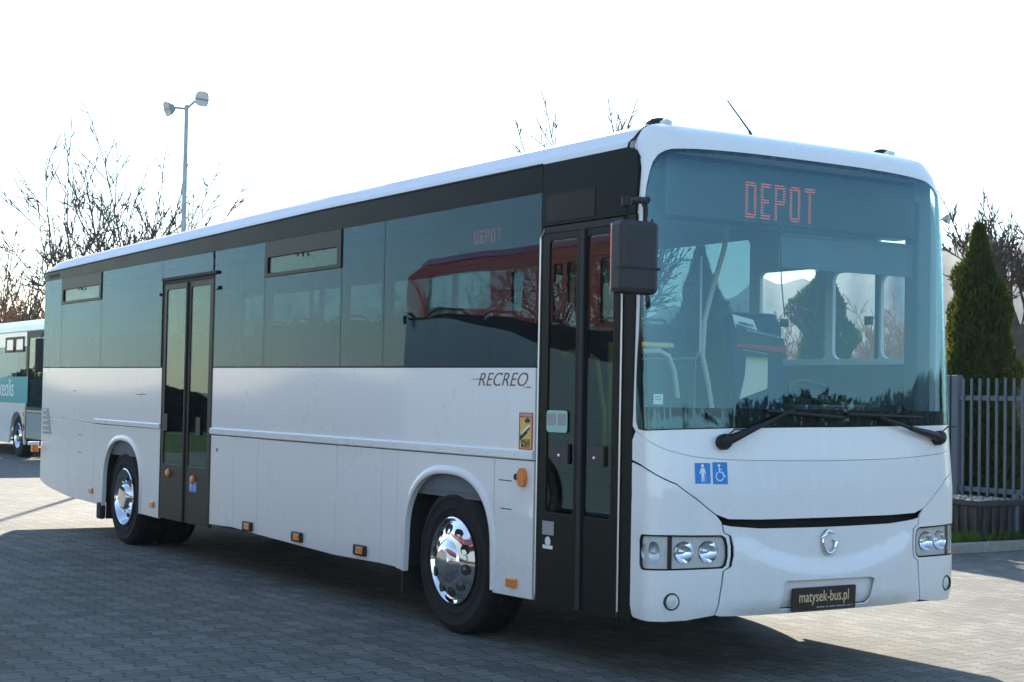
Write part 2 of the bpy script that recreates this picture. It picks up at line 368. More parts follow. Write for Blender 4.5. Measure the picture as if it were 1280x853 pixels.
# ---- front surface
ZK = [.30, .36, .45, .6, 1.1, 1.3, 1.5, 3.05, 3.16, 3.22, 3.265, 3.284, 3.297, 3.306, 3.310]
YK = [.50, .44, .415, .41, .41, .43, .455, .575, .60, .625, .655, .705, .735, .77, .795]
DK = [.16, .19, .21, .21, .21, .21, .20, .15, .16, .155, .13, .085, .055, .02, .001]
WK = [1.22, 1.26, 1.275, 1.275, 1.275, 1.275, 1.275, 1.255, 1.24, 1.21, 1.17, 1.125, 1.075, .775, .30]
NN = 2.7
def FS(s, z, off=0.):
    yc, D, wd = interp(z, ZK, YK), interp(z, ZK, DK), interp(z, ZK, WK)
    a = min(abs(s), 1.)*PI/2
    X = wd*math.sin(a)**(2/NN) if a > 0 else 0.; Y = yc+D*(1-max(0, math.cos(a))**(2/NN))
    if abs(s) > 1: Y += abs(s)-1.
    x = 1.275+math.copysign(X, s)
    # smile-shaped swelling of the bumper below its crease
    if .38 < z < 1.0 and abs(X) < .80:
        zc = .70+.20*(X/.75)**2
        t = max(0, min(1, (zc-z)/.10)); t = t*t*(3-2*t)
        e = max(0, min(1, (.80-abs(X))/.18)); e = e*e*(3-2*e)
        Y -= .035*t*e*max(0, min(1, (z-.36)/.1))
    return Vector((x, Y, z))
def nrm(s, z):
    d = 1e-3; a = FS(s+d, z)-FS(s-d, z); b = FS(s, z+d)-FS(s, z-d); n = a.cross(b)
    return n.normalized() if n.length > 0 else Vector((0, -1, 0))
def patch(name, loops, m, parent, off=0., thick=.004, ds=.04, dz=.05, smooth=True):
    """outline loops in (s, z) of the front surface, cut fine and laid on it"""
    if not isinstance(loops[0][0], (list, tuple)): loops = [loops]
    bm = fill2d(loops)
    xs = [v.co.x for v in bm.verts]; zs = [v.co.y for v in bm.verts]
    def cut(lo, hi, st, axis):
        k = math.ceil(lo/st+1e-6)
        while k*st < hi-1e-6:
            co = (k*st, 0, 0) if axis == 0 else (0, k*st, 0); no = (1, 0, 0) if axis == 0 else (0, 1, 0)
            bmesh.ops.bisect_plane(bm, geom=bm.verts[:]+bm.edges[:]+bm.faces[:], plane_co=co, plane_no=no, dist=1e-6); k += 1
    cut(min(xs), max(xs), ds, 0); cut(min(zs), max(zs), dz, 1)
    bmesh.ops.remove_doubles(bm, verts=bm.verts, dist=1e-5)
    for v in bm.verts:
        s_, z_ = v.co.x, v.co.y; p = FS(s_, z_)
        v.co = p+nrm(s_, z_)*off if off else p
    me = bpy.data.meshes.new(name)
    for f in bm.faces: f.normal_update()
    for f in bm.faces:
        c_ = f.calc_center_median(); o_ = Vector((1.275, 1.6, min(c_.z, 3.0)))
        if f.normal.dot(c_-o_) < 0: f.normal_flip()
    bm.to_mesh(me); bm.free(); me.materials.append(MT[m])
    o = link(name, me, parent, False)
    if smooth:
        for p_ in me.polygons: p_.use_smooth = True
    sd = o.modifiers.new('thick', 'SOLIDIFY'); sd.thickness = thick; sd.offset = -1
    if smooth: md = o.modifiers.new('split', 'EDGE_SPLIT'); md.split_angle = math.radians(38)
    return o
def sy(z, y): # parameter s (left) where the surface has reached depth y on the straight side
    return -(1+max(0., y-interp(z, ZK, YK)-interp(z, ZK, DK)))
ws_px = [(-1.0, 1.475), (-1.02, 1.52), (-1.022, 1.6), (-1.018, 1.75), (-1.01, 1.88), (-.99, 2.07), (-.97, 2.25), (-.945, 2.43), (-.922, 2.58), (-.885, 2.81), (-.855, 2.90), (-.815, 2.98), (-.775, 3.04), (-.72, 3.085), (-.66, 3.112), (-.60, 3.128), (-.46, 3.14), (-.32, 3.147), (-.16, 3.152), (0, 3.153)]
ws_bot_l = [(-.36, 1.486), (-.7, 1.474), (-.9, 1.468)]; ws_bot_r = [(0., 1.498), (.175, 1.506), (.5, 1.514), (.8, 1.52)]
ws_r = [(-s_, z_) for s_, z_ in ws_px[::-1][1:]]; ws_r[-1] = (1.0, 1.524); ws_r[-2] = (1.015, 1.55)
ws = ws_px+ws_r+ws_bot_r[::-1]+ws_bot_l
def inset(lp, d):
    """shrink an (s,z) loop by d metres, with s scaled to metres roughly"""
    k = 1.25; P = [Vector((a*k, b)) for a, b in lp]; n = len(P); out = []
    area = sum(P[i].x*P[(i+1) % n].y-P[(i+1) % n].x*P[i].y for i in range(n)); sg = 1 if area > 0 else -1
    for i in range(n):
        e1 = (P[i]-P[i-1]).normalized(); e2 = (P[(i+1) % n]-P[i]).normalized()
        n1 = Vector((-e1.y, e1.x))*sg; n2 = Vector((-e2.y, e2.x))*sg; m_ = (n1+n2); m_ = m_.normalized() if m_.length > .2 else n1
        q = P[i]+m_*d/max(.5, m_.dot(n1)); out.append((q.x/k, q.y))
    return out
ws_in = inset(ws, .022)
ws_in = [(max(-.955, min(.975, a)), max(b, 1.605)) for a, b in ws_in]
# glass and its black border
frit = patch('windscreen_border', [ws, ws_in], 'black', B, .001, .004)
patch('windscreen', inset(ws, .004), 'wglass', B, .006, .005, ds=.05, dz=.12)
# white header, pillars and the panel under the glass
out = []
zz_ = [1.30, 1.4, 1.5, 1.7, 2.0, 2.3, 2.6, 2.9, 3.05, 3.09]
left = [(sy(z_, .715), z_) for z_ in zz_]+[(-1.01, 3.115), (sy(3.137, .778), 3.14), (sy(3.2, .778), 3.2), (sy(3.26, .78), 3.26), (sy(3.284, .78), 3.284), (-1.0, 3.297), (-1.0, 3.3095)]
right = [(-a, b) for a, b in left[::-1]]
groove = [(-1.0, 1.452), (-.85, 1.405), (-.70, 1.362), (-.51, 1.321), (-.36, 1.306), (-.2, 1.298), (0, 1.294), (.235, 1.304), (.5, 1.325), (.7, 1.345), (.84, 1.36), (1.0, 1.40)]
upper = left[2:]+right[:-2]+[(1.03, 1.42)]+[(a, b+.0005) for a, b in groove[::-1]]+[(-1.03, 1.462)]
patch('front_surround', [upper, inset(ws, -.002)], 'white', B, 0., .006)
topl = [(-.34, .958), (-.2, .951), (0, .950), (.2, .951), (.34, .958)]
seamL = [(-1.06, 1.288), (-.85, 1.235), (-.63, 1.165), (-.5, 1.075), (-.40, .985)]
hood = [(-1.04, 1.30), (-1.045, 1.4), (-1.03, 1.455)]+[(a, b-.004) for a, b in groove]+[(1.03, 1.40), (1.045, 1.3)]+[(-a, b+.008) for a, b in seamL[1:]]
hood = [(sy(1.29, .715), 1.297), (sy(1.4, .715), 1.4), (-1.03, 1.458)]+[(a, b-.0022) for a, b in groove]+[(1.03, 1.415), (-sy(1.3, .715), 1.30)]+[(-a, b+.002) for a, b in seamL[1:]]+[(a, b) for a, b in topl[::-1]]+[(a, b+.002) for a, b in seamL[::-1][:-1]]
patch('hood_panel', hood, 'white', B, 0., .006)
botl = [(-.37, .388), (-.55, .378), (-.72, .374), (-.9, .376), (-1.0, .380)]
hl = [(-.998, .866), (-.98, .872), (-.69, .872), (-.372, .866), (-.352, .85), (-.343, .80), (-.342, .74), (-.349, .69), (-.366, .672), (-.69, .668), (-.97, .668), (-.995, .675), (-1.006, .70), (-1.008, .84)]
fogc = (-.655, .49); fog = [(fogc[0]+.050*math.cos(2*PI*k/20), fogc[1]+.070*math.sin(2*PI*k/20)) for k in range(20)]
corner = [(sy(1.28, .715), 1.281)]+[(a, b-.006) for a, b in seamL[1:]]+[(-.374, .945), (-.372, .928), (-.362, .87), (-.352, .86)]+[]
corner = [(sy(1.28, .715), 1.281)]+[(a, b-.006) for a, b in seamL[1:]]+[(-.374, .94), (-.366, .88), (-.338, .86), (-.331, .80), (-.331, .74), (-.338, .68), (-.366, .655), (-.372, .58), (-.385, .46), (-.40, .40)]+botl[1:]+[(-1.06, .385), (sy(.41, .715), .41), (sy(.6, .715), .6), (sy(.9, .715), .9)]
for sg in (1, -1):
    f_ = lambda lp: [(sg*a, b) for a, b in lp]
    patch('bumper_corner', [f_(corner), f_(hl)], 'white', B, 0., .012)
pl = [(-.145, .585), (.125, .578), (.125, .40), (-.145, .40)]
centre = [(-.365, .925), (-.33, .915), (-.2, .897), (0, .892), (.2, .897), (.33, .915), (.365, .925), (.358, .88), (.326, .86), (.318, .80), (.318, .74), (.326, .68), (.358, .655), (.364, .58), (.377, .46), (.392, .40), (.37, .392), (.2, .386), (0, .384), (-.2, .386), (-.37, .392), (-.392, .40), (-.377, .46), (-.364, .58), (-.358, .655), (-.326, .68), (-.318, .74), (-.318, .80), (-.326, .86), (-.358, .88)]
recess = [(-.125, .572), (-.115, .585), (.105, .579), (.122, .565), (.108, .43), (.10, .41), (-.125, .41), (-.135, .43)]
patch('centre_bumper', [centre, recess], 'white', B, 0., .012)
mb = MB(); 
patch('plate_recess', [(-.15, .40), (-.15, .6), (.14, .6), (.14, .40)], 'white', B, -.035, .006)
patch('front_backing', [(-1.09, .36), (-1.09, 1.44), (1.09, 1.44), (1.09, .36)], 'under', B, -.07, .01, ds=.08, dz=.1)
# ---- headlights
def headlight(sg):
    f_ = lambda lp: [(sg*a, b) for a, b in lp]
    h = patch('headlight', [f_(inset(hl, -.004)), f_(inset(hl, .009))], 'black', B, -.002, .03)
    cir = [[(c_+r_*math.cos(2*PI*k/24), .77+.064*math.sin(2*PI*k/24)) for k in range(24)] for c_, r_ in ((-.570, .060), (-.432, .051), (-.83, .075))]
    patch('housing', [f_(inset(hl, -.004))]+[f_(q) for q in cir], 'lamp_inside', h, -.018, .004)
    patch('lens', f_(inset(hl, .010)), 'lens', h, -.004, .004)
    d = MB(); 
    cell = f_([(-.66, .865), (-.69, .865), (-.69, .675), (-.66, .675)])
    patch('divider', cell, 'black', h, -.006, .03)
    for s_ in (-.570, -.432):
        p = FS(sg*s_, .77, 0); n_ = nrm(sg*s_, .77); n_ = n_ if n_.y < 0 else -n_
        n_ = (n_+Vector((0, -.8, 0))).normalized()
        b_ = MB(); b_.lathe([(.066, -.012), (.063, -.006), (.059, -.012), (.049, -.032), (.031, -.044), (.012, -.047), (.012, -.03), (.0, -.026)], p-n_*.004, n_, (0, 0, 1), 28)
        b_.build('reflector_bowl', 'chrome', h, True)
    p = FS(sg*-.83, .77); n_ = nrm(sg*-.83, .77); n_ = n_ if n_.y < 0 else -n_
    b_ = MB(); b_.lathe([(.07, -.03), (.06, -.036), (.04, -.046), (.012, -.05), (.010, -.02), (0, -.016)], p, n_, (0, 0, 1), 20)
    b_.build('indicator_bowl', 'alu', h, True)
    return h
headlight(1); headlight(-1)
for sg in (1, -1):
    p = FS(sg*fogc[0], fogc[1]); n_ = nrm(sg*fogc[0], fogc[1]); n_ = n_ if n_.y < 0 else -n_
    n_ = (n_+Vector((0, -.6, 0))).normalized()
    fl = MB(); fl.lathe([(.050, -.03), (.050, .003), (.046, .008), (.042, .006), (.040, -.012)], p, n_, (0, 0, 1), 28); fl = fl.build('fog_light', 'plastic', B, True)
    b_ = MB(); b_.lathe([(.041, -.012), (.034, .000), (.02, .005), (0, .006)], p, n_, (0, 0, 1), 28); b_.build('lens', 'lampglass', fl, True)
# ---- emblem, number plate, pictogram stickers
def on_front(xw, z, off=0.):
    """matrix on the front surface at world x, z"""
    X = (xw-1.275); a = math.asin(min(1, abs(X)/interp(z, ZK, WK))**(NN/2)); s_ = math.copysign(a/(PI/2), X)
    p = FS(s_, z); n_ = nrm(s_, z); n_ = n_ if n_.y < 0 else -n_
    rt = Vector((-n_.y, n_.x, 0)).normalized(); up = n_.cross(rt)
    p = p+n_*off
    return Matrix(((rt.x, up.x, n_.x, p.x), (rt.y, up.y, n_.y, p.y), (rt.z, up.z, n_.z, p.z), (0, 0, 0, 1)))
Me = on_front(1.275, .80, .010)
e = MB(); pts = []; rs = []
for k in range(27):
    a = math.radians(18-k*318/26); pts.append(Me @ Vector((.053*math.cos(a), .066*math.sin(a), .004))); rs.append(.0135*(1-.45*k/26) if k > 1 else .008)
e.tube(pts, rs, 10)
pts = []
for k in range(22):
    a = math.radians(150-k*300/21+200); 
e.tube([Me @ Vector(q) for q in ((-.030, .052, .004), (-.052, .040, .006), (-.074, .030, .004))], [.014, .010, .003], 8)
e.tube([Me @ Vector(q) for q in ((.02, .060, .004), (-.015, .071, .006), (-.045, .054, .004))], [.006, .014, .012], 8)
e.tube([Me @ Vector(q) for q in ((.052, .012, .004), (.036, .010, .006), (.022, .016, .004))], [.011, .008, .003], 8)
e.build('emblem', 'chrome', B, True)
Mp = on_front(1.225, .466, -.012)
p_ = MB(); hw, hh = .262, .071; th = .006
p_.prism([Mp @ Vector((a, b, 0)) for a, b in rrect(-hw, hw, -hh, hh, .012)], (Mp.to_3x3() @ Vector((0, 0, th))))
np_ = p_.build('number_plate', 'plate_black', B)
text_obj('lettering', 'matysek-bus.pl', .094, Mp @ Matrix.Translation((0, .012, th)), 'gold', np_, xs=.74, bold=.0004)
rp = random.Random(2); o_ = MB(); q = -.06
while q < .235:
    w_ = rp.uniform(.005, .010); o_.prism([Mp @ Vector((a, b, th)) for a, b in ((q, -.056), (q+w_, -.056), (q+w_, -.047), (q, -.047))], Mp.to_3x3() @ Vector((0, 0, .0006))); q += w_+rp.choice((.003, .003, .003, .012))
kind(o_.build('line_of_print', 'sticker_grey', np_), 'stuff')
def disc(cx, cy, r, n=18): return [(cx+r*math.cos(2*PI*k/n), cy+r*math.sin(2*PI*k/n)) for k in range(n)]
def flat(mb, M4, pts, t, mi=0, z=0.): mb.prism([M4 @ Vector((a, b, z)) for a, b in pts], M4.to_3x3() @ Vector((0, 0, t)), mi)
def thick_line(pts, wd):
    L_, R_ = [], []
    for i, p in enumerate(pts):
        a = Vector(pts[max(0, i-1)]); b = Vector(pts[min(len(pts)-1, i+1)]); d = (b-a).normalized(); n_ = Vector((-d.y, d.x))*wd/2
        L_.append((p[0]+n_.x, p[1]+n_.y)); R_.append((p[0]-n_.x, p[1]-n_.y))
    return L_+R_[::-1]
def walker(mb, M4, k, mi, z):
    flat(mb, M4, disc(0, .040*k, .0095*k), .0006, mi, z)
    flat(mb, M4, [(a*k, b*k) for a, b in ((-.011, .028), (.011, .028), (.020, -.002), (.013, -.004), (.008, .012), (.009, -.046), (.003, -.046), (0, -.012), (-.004, -.046), (-.010, -.046), (-.008, .012), (-.014, -.004), (-.020, -.002))], .0006, mi, z)
    flat(mb, M4, thick_line([(.0185*k, -.004*k), (.0185*k, -.044*k)], .0016*k), .0006, mi, z)
def wheelchair(mb, M4, k, mi, z):
    flat(mb, M4, disc(-.006*k, .042*k, .008*k), .0006, mi, z)
    flat(mb, M4, thick_line([(-.006*k, .032*k), (-.004*k, .006*k), (.016*k, .004*k), (.026*k, -.020*k), (.034*k, -.016*k)], .008*k), .0006, mi, z)
    flat(mb, M4, thick_line([(-.005*k, .020*k), (.012*k, .020*k)], .005*k), .0006, mi, z)
    arc = [(-.003*k+.024*k*math.cos(math.radians(a)), -.016*k+.024*k*math.sin(math.radians(a))) for a in range(120, 341, 12)]
    flat(mb, M4, thick_line(arc, .006*k), .0006, mi, z)
for i, xw in enumerate((.327, .446)):
    Ms = on_front(xw, 1.225, .0012)
    s_ = MB(); flat(s_, Ms, rrect(-.052, .052, -.06-.004*i, .06+.004*i, .003, 2), .001, 0)
    flat(s_, Ms, rrect(-.0545, .0545, -.0625-.004*i, .0625+.004*i, .003, 2), .0006, 1, -.0006)
    (walker if i == 0 else wheelchair)(s_, Ms, 1.08, 1, .0012)
    s_.build('pictogram_sticker', ['blue', 'sticker_white'], B)
# small square sticker in the lower corner of the windscreen
Ms = Matrix.Translation((.10, .60, 1.65)) @ Matrix.Rotation(math.radians(-62), 4, 'Z') @ Matrix(((1, 0, 0, 0), (0, 0, -1, 0), (0, 1, 0, 0), (0, 0, 0, 1)))
s_ = MB(); flat(s_, Ms, rrect(-.03, .03, -.03, .03, .002, 2), .001); flat(s_, Ms, thick_line([(-.02, .0), (.02, .0)], .006), .001, 1, .001); flat(s_, Ms, thick_line([(-.02, .014), (.02, .014)], .005), .001, 1, .001)
s_.build('windscreen_sticker', ['sticker_white', 'sticker_grey'], B)
# ---- wipers
def wiper(piv, knee, tip, blade_a, blade_b):
    o_ = MB()
    def P(q, off): 
        M_ = on_front(q[0], q[1], off); return M_ @ Vector((0, 0, 0))
    p0 = P(piv, .02); kn = P(knee, .055); tp = P(tip, .04)
    n_ = (on_front(piv[0], piv[1]).to_3x3() @ Vector((0, 0, 1)))
    o_.lathe([(.045, -.02), (.048, .02), (.036, .045), (0, .05)], p0, n_, (0, 0, 1), 20)
    o_.tube([p0+n_*.02, p0.lerp(kn, .35)+n_*.02, kn], [.032, .026, .016], 8)
    o_.tube([kn, tp], [.012, .008], 6)
    wp = o_.build('wiper', 'plastic', B, True)
    b_ = MB(); pa = [P((blade_a[0]+(blade_b[0]-blade_a[0])*k/8, blade_a[1]+(blade_b[1]-blade_a[1])*k/8), .022) for k in range(9)]
    b_.tube(pa, .011, 6); b_.build('wiper_blade', 'rubber', wp, True)
    b_ = MB(); b_.tube([p0+Vector((0, -.02, .03)), p0+Vector((.05, -.04, .075)), p0+Vector((.14, -.03, .075))], .005, 5); b_.build('washer_hose', 'rubber', wp, True)
wiper((.47, 1.405), (.72, 1.50), (1.00, 1.60), (.80, 1.592), (1.42, 1.556))
wiper((2.30, 1.43), (1.98, 1.49), (1.72, 1.56), (2.15, 1.562), (1.46, 1.578))

# ---- door side skin (plane x = 0, faces -x)
ZS = lambda y: 1.836+.0052*(y-1.7)                        # sill line
ZB = lambda y: interp(y, [1, 5, 7.4, 12.75], [3.137, 3.137, 3.112, 3.062])   # top of the dark cantrail band
ZW = 2.955
TH = .03
def arch(yc, n=22, k=0.):
    a_, top, bot = .585+k, 1.105+k, .36
    P = []
    for i in range(n+1):
        t = PI*i/n; c_, s_ = math.cos(t), math.sin(t)
        y = yc+a_*math.copysign(abs(c_)**.80, c_); z = .62+(top-.62)*abs(s_)**.88 if s_ > 1e-6 else .62
        P.append((y, z))
    return P
YF, YR = 2.825, 9.70
def ap(yc, bot): # arch polyline from +y foot to -y foot
    A = arch(yc); return [(A[0][0]+.02, bot)]+A+[(A[-1][0]-.02, bot)]
G = .004
ZT = 1.238
panels = MB()
plate(panels, [(1.745, ZS(1.745)), (7.215, ZS(7.2)), (7.215, 1.245), (1.745, 1.245)], 0, TH)
plate(panels, [(8.565, ZS(8.56)), (12.74, ZS(12.74)), (12.74, 1.9-.1), (12.735, 1.30), (10.66, 1.262), (10.66, 1.262), (8.565, 1.262)], 0, TH)
up = panels.build('side_panel', 'white', B, False, .004); weld(up)
lower = [
    [(1.745, ZT), (2.225, ZT), (2.225, .352), (1.745, .36)],
    [(2.225+G, ZT), (2.225+G, 1.0)]+[q for q in []],
]
def skirt(name, pts, label=None):
    o_ = MB(); plate(o_, pts, 0, TH); o_ = o_.build(name, 'white', B, False, .004); weld(o_)
    if label: o_['label'] = label
    return o_
skirt('skirt_panel', [(1.745, ZT), (2.215, ZT), (2.215, .352), (1.745, .36)])
skirt('skirt_panel', [(2.222, ZT), (3.56, ZT), (3.56, .38)]+ap(YF, .37)+[(2.222, .36)])
skirt('skirt_panel', [(3.566, ZT), (3.80, ZT), (3.80, .388), (3.566, .385)])
skirt('luggage_flap', [(3.807, ZT), (4.568, ZT), (4.568, .376), (3.807, .388)])
skirt('luggage_flap', [(4.575, ZT), (6.11, ZT), (6.11, .41), (4.575, .376)])
skirt('luggage_flap', [(6.117, ZT), (6.65, ZT), (6.65, .425), (6.117, .41)])
skirt('skirt_panel', [(6.656, ZT), (7.215, ZT), (7.215, .41), (6.656, .425)])
skirt('skirt_panel', [(8.565, 1.255), (10.66, 1.255), (10.66, .375)]+ap(YR, .37)+[(8.565, .362)])
skirt('engine_flap', [(10.667, 1.257), (11.565, 1.277), (11.565, .388), (10.667, .376)])
skirt('rear_skirt', [(11.572, 1.278), (12.735, 1.295), (12.735, .53), (12.60, .49), (12.35, .452), (11.9, .415), (11.572, .389)])
# fender lips
for yc in (YF, YR):
    A = arch(yc, 36); A2 = arch(yc, 36, .062)
    lip = MB(); n = len(A)
    inn = [(A[0][0]+.015, .37)]+A+[(A[-1][0]-.015, .37)]; ou = [(A2[0][0]-.035, .37)]+A2+[(A2[-1][0]+.035, .37)]
    ring = []
    for (y1, z1), (y2, z2) in zip(inn, ou):
        ring.append([(.03, y1, z1), (-.012, y1, z1), (-.017, y1+(y2-y1)*.25, z1+(z2-z1)*.25), (-.012, y1+(y2-y1)*.7, z1+(z2-z1)*.7), (.004, y2, z2)])
    V = [p for r_ in ring for p in r_]; k = 5
    F = [(i*k+j, i*k+j+1, (i+1)*k+j+1, (i+1)*k+j) for i in range(len(ring)-1) for j in range(k-1)]
    lip.add(V, F); lip.build('wheel_arch_lip', 'white', B, True)
# rub rail with screws
rr_ = MB(); rr_.prism([(0.002, 1.745, 1.242), (-.016, 1.745, 1.25), (-.016, 1.745, 1.30), (0.002, 1.745, 1.312)], (0, 5.47, 0.002))
for i in range(17): rr_.lathe([(.007, .0), (.005, .003), (0, .004)], (-.016, 1.95+i*.33, 1.275), (-1, 0, 0), (0, 0, 1), 8, 1)
rr_.build('rub_rail', ['white', 'alu'], B, False, .003)
rr_ = MB(); rr_.prism([(0.002, 8.565, 1.256), (-.014, 8.565, 1.262), (-.014, 8.565, 1.305), (0.002, 8.565, 1.315)], (0, 2.1, 0.006))
rr_.build('rub_rail', 'white', B, False, .003)
# dark rubber strip in the gap above the sill
st = MB(); plate(st, [(1.745, ZS(1.745)+.001), (7.215, ZS(7.2)+.001), (7.215, ZS(7.2)+.011), (1.745, ZS(1.745)+.011)], .002, .02); plate(st, [(8.565, ZS(8.565)+.001), (12.735, ZS(12.735)+.001), (12.735, ZS(12.735)+.011), (8.565, ZS(8.565)+.011)], .002, .02)
st.build('window_seal', 'rubber', B)
# windows on the door side
def pane(y0, y1, z0a, z0b, z1, parent=B, m='sglass', name='window'):
    o_ = MB(); plate(o_, [(y0+.004, z0a), (y1-.004, z0b), (y1-.004, z1), (y0+.004, z1)], -.001, .005); return o_.build(name, m, parent)
def hopper(y0, y1, par):
    h = MB(); plate(h, [[(y0, 2.645), (y1, 2.645), (y1, ZW-.002), (y0, ZW-.002)], rrect(y0+.075, y1-.065, 2.678, 2.815, .012, 3)], -.012, .02)
    h_ = weld(h.build('hopper_frame', 'door', par, False, .003))
    g = MB(); plate(g, rrect(y0+.07, y1-.06, 2.674, 2.82, .012, 3), .004, .009); g.build('hopper_pane', 'dglass', par)
    for q in (.46, .53):
        c_ = MB(); c_.tube([(-.004, y0+(y1-y0)*q, 2.82), (-.02, y0+(y1-y0)*q, 2.80), (-.02, y0+(y1-y0)*q, 2.785)], .008, 6)
        c_.build('catch', 'plastic', par)
Wd = [(1.70, 3.83), (3.83, 4.55), (4.55, 6.05), (6.05, 7.255), (8.60, 10.53), (10.53, 12.02), (12.02, 12.735)]
for y0, y1 in Wd:
    hop = (y0, y1) in ((4.55, 6.05), (10.53, 12.02))
    y0b, y1b = y0, (7.215 if y1 == 7.255 else y1)
    w_ = pane(y0b, y1b, ZS(y0)+.012, ZS(y1)+.012, 2.643 if hop else ZW)
    if hop: hopper(y0+.004, y1-.004, w_)
pane(7.255, 8.60, 2.775, 2.775, ZW)
# black pillars behind the glass joints
for y in (3.83, 4.55, 6.05, 7.17, 8.65, 10.53, 12.05, 12.68):
    b_ = MB(); b_.box(.012, .06, y-.05, y+.05, 1.80, 3.0); b_.build('window_pillar', 'plastic', B)
# dark cantrail band above the windows
cb = MB(); plate(cb, [(1.70, ZW), (12.74, ZW), (12.74, ZB(12.74)), (7.4, ZB(7.4)), (5, 3.137), (1.70, 3.137)], -.001, TH); weld(cb.build('cantrail_band', 'band', B, False, .002))
cb = MB(); plate(cb, rrect(12.16, 12.60, 2.985, 3.03, .01, 3), -.004, .001); cb.build('rear_vent_slot', 'rubber', B)
# dark glazed area above the front door
td = [(1.695, 2.735), (1.695, 3.137), (.80, 3.137), (.745, 3.118), (.708, 3.075), (.695, 3.0), (.70, 2.9), (.715, 2.735)]
o_ = MB(); plate(o_, td, -.002, TH); weld(o_.build('door_header', 'band', B, False, .004))
o_ = MB(); plate(o_, [(1.64, 2.76), (1.64, 2.93), (1.12, 2.93), (1.12, 2.76)], -.005, -.002); o_.build('header_glass', 'black', B)
# doors -----------------------------------------------------------------
def door(name, y0, y1, z0, z1, leaves, hand_z, gl_top, gl_bot, m):
    d = MB(); d.box(-.006, .03, y0, y1, z1-.03, z1+.012); d.box(-.006, .03, y0, y0+.022, z0, z1-.03); d.box(-.006, .03, y1-.022, y1, z0, z1-.03)
    dr = d.build(name, 'rubber', B, False, .004)
    for (a, b, ga, gb) in leaves:
        l_ = MB(); plate(l_, [[(a, z0), (b, z0), (b, z1-.03), (a, z1-.03)], rrect(ga, gb, gl_bot, gl_top, .03)], -.004, .028)
        lf = weld(l_.build('leaf', m, dr, False, .004))
        g_ = MB(); plate(g_, rrect(ga-.005, gb+.005, gl_bot-.005, gl_top+.005, .03), .004, .010); g_.build('pane', 'dglass', dr)
    return dr
fd = door('front_door', .825, 1.705, .36, 2.715, [(.85, 1.245, .915, 1.185), (1.255, 1.68, 1.30, 1.60)], 1.3, 2.64, .93, 'black')
md = door('middle_door', 7.205, 8.545, .375, 2.735, [(7.23, 7.855, 7.31, 7.79), (7.89, 8.52, 7.935, 8.455)], 1.33, 2.65, .92, 'door')
o_ = MB(); o_.box(-.02, .0, 7.855, 7.89, .375, 2.70); o_.build('centre_seal', 'rubber', md, False, .006)
o_ = MB(); o_.box(-.018, .0, 1.205, 1.245, .36, 2.69); o_.build('centre_seal', 'rubber', fd, False, .006)
o_ = MB(); o_.box(-.03, .02, 7.12, 8.56, 2.742, 2.772); o_.build('rain_rail', 'rubber', md, False, .005)
for y, dy in ((7.205, -.12), (8.55, .075)):
    o_ = MB(); o_.tube([(-.008, y, 2.60), (-.014, y+dy*.7, 2.597), (-.014, y+dy, 2.61)], .006, 6); o_.lathe([(.016, -.012), (.018, .008), (0, .012)], (-.012, y+dy, 2.61), (-1, 0, 0), (0, 0, 1), 10); o_.build('door_stop', 'plastic', md)
for y, z in ((8.40, 1.33), (7.52, 1.31)):
    o_ = MB(); plate(o_, rrect(y-.055, y+.055, z-.085, z+.085, .015), -.012, .0); h_ = o_.build('handle_box', 'plastic', md, False, .004)
for y, z in ((1.435, 1.30), (1.06, 1.30)):
    o_ = MB(); plate(o_, rrect(y-.085, y+.085, z-.062, z+.062, .012), -.014, .0); h_ = o_.build('handle_box', 'mirror', fd, False, .004)
    o_ = MB(); o_.lathe([(.011, 0), (.009, .005), (0, .006)], (-.014, y+.01, z-.01), (-1, 0, 0), (0, 0, 1), 10); o_.build('lock', 'chrome', fd)
# dark pillar in front of the front door
o_ = MB(); o_.box(-.001, .05, .705, .82, .36, 2.735); o_.build('door_pillar', 'black', B, False, .006)
o_ = MB(); o_.tube([(-.006, .826, .40), (-.006, .826, 2.70)], .006, 6); o_.tube([(-.006, 1.704, .40), (-.006, 1.704, 2.66), (-.006, 1.66, 2.712)], .006, 6); o_.build('door_edge_strip', 'alu', fd)
# ---- side lamps and markings
for y, z in ((6.28, .465), (5.25, .46), (4.115, .455)):
    o_ = MB(); o_.box(-.026, .0, y-.10, y+.10, z-.042, z+.042); h_ = o_.build('side_marker', 'plastic', B, False, .012)
    o_ = MB(); o_.box(-.034, -.026, y-.075, y+.035, z-.026, z+.026); o_.build('lens', 'amber', h_, False, .008)
for y, z, s_ in ((1.972, .444, .060), (10.71, .51, .055), (8.73, .49, .055)):
    o_ = MB(); o_.box(-.02, .0, y-s_, y+s_, z-.030, z+.030); o_.build('side_marker', 'amber', B, False, .008)
o_ = MB(); plate(o_, [(1.857+.042*math.cos(2*PI*k/20), 1.13+.062*math.sin(2*PI*k/20)) for k in range(20)], -.03, 0); h_ = o_.build('side_indicator', 'amber', B, False, .01)
o_ = MB(); plate(o_, [(1.94+.026*math.cos(2*PI*k/12), 1.13+.022*math.sin(2*PI*k/12)) for k in range(12)], -.012, 0); o_.build('mount', 'plastic', h_)
for y, z in ((8.28, .83), (7.62, .80)):
    o_ = MB(); o_.lathe([(.04, 0), (.042, .012), (.03, .026), (0, .03)], (-.004, y, z), (-1, 0, 0), (0, 0, 1), 16); o_.build('door_lamp', 'amber', md, True)
def side_sticker(y0, y1, z0, z1, m, x=-.001, par=B, name='sticker', r=.004):
    o_ = MB(); plate(o_, rrect(y0, y1, z0, z1, r, 3), x-.0012, x); return o_.build(name, m, par)
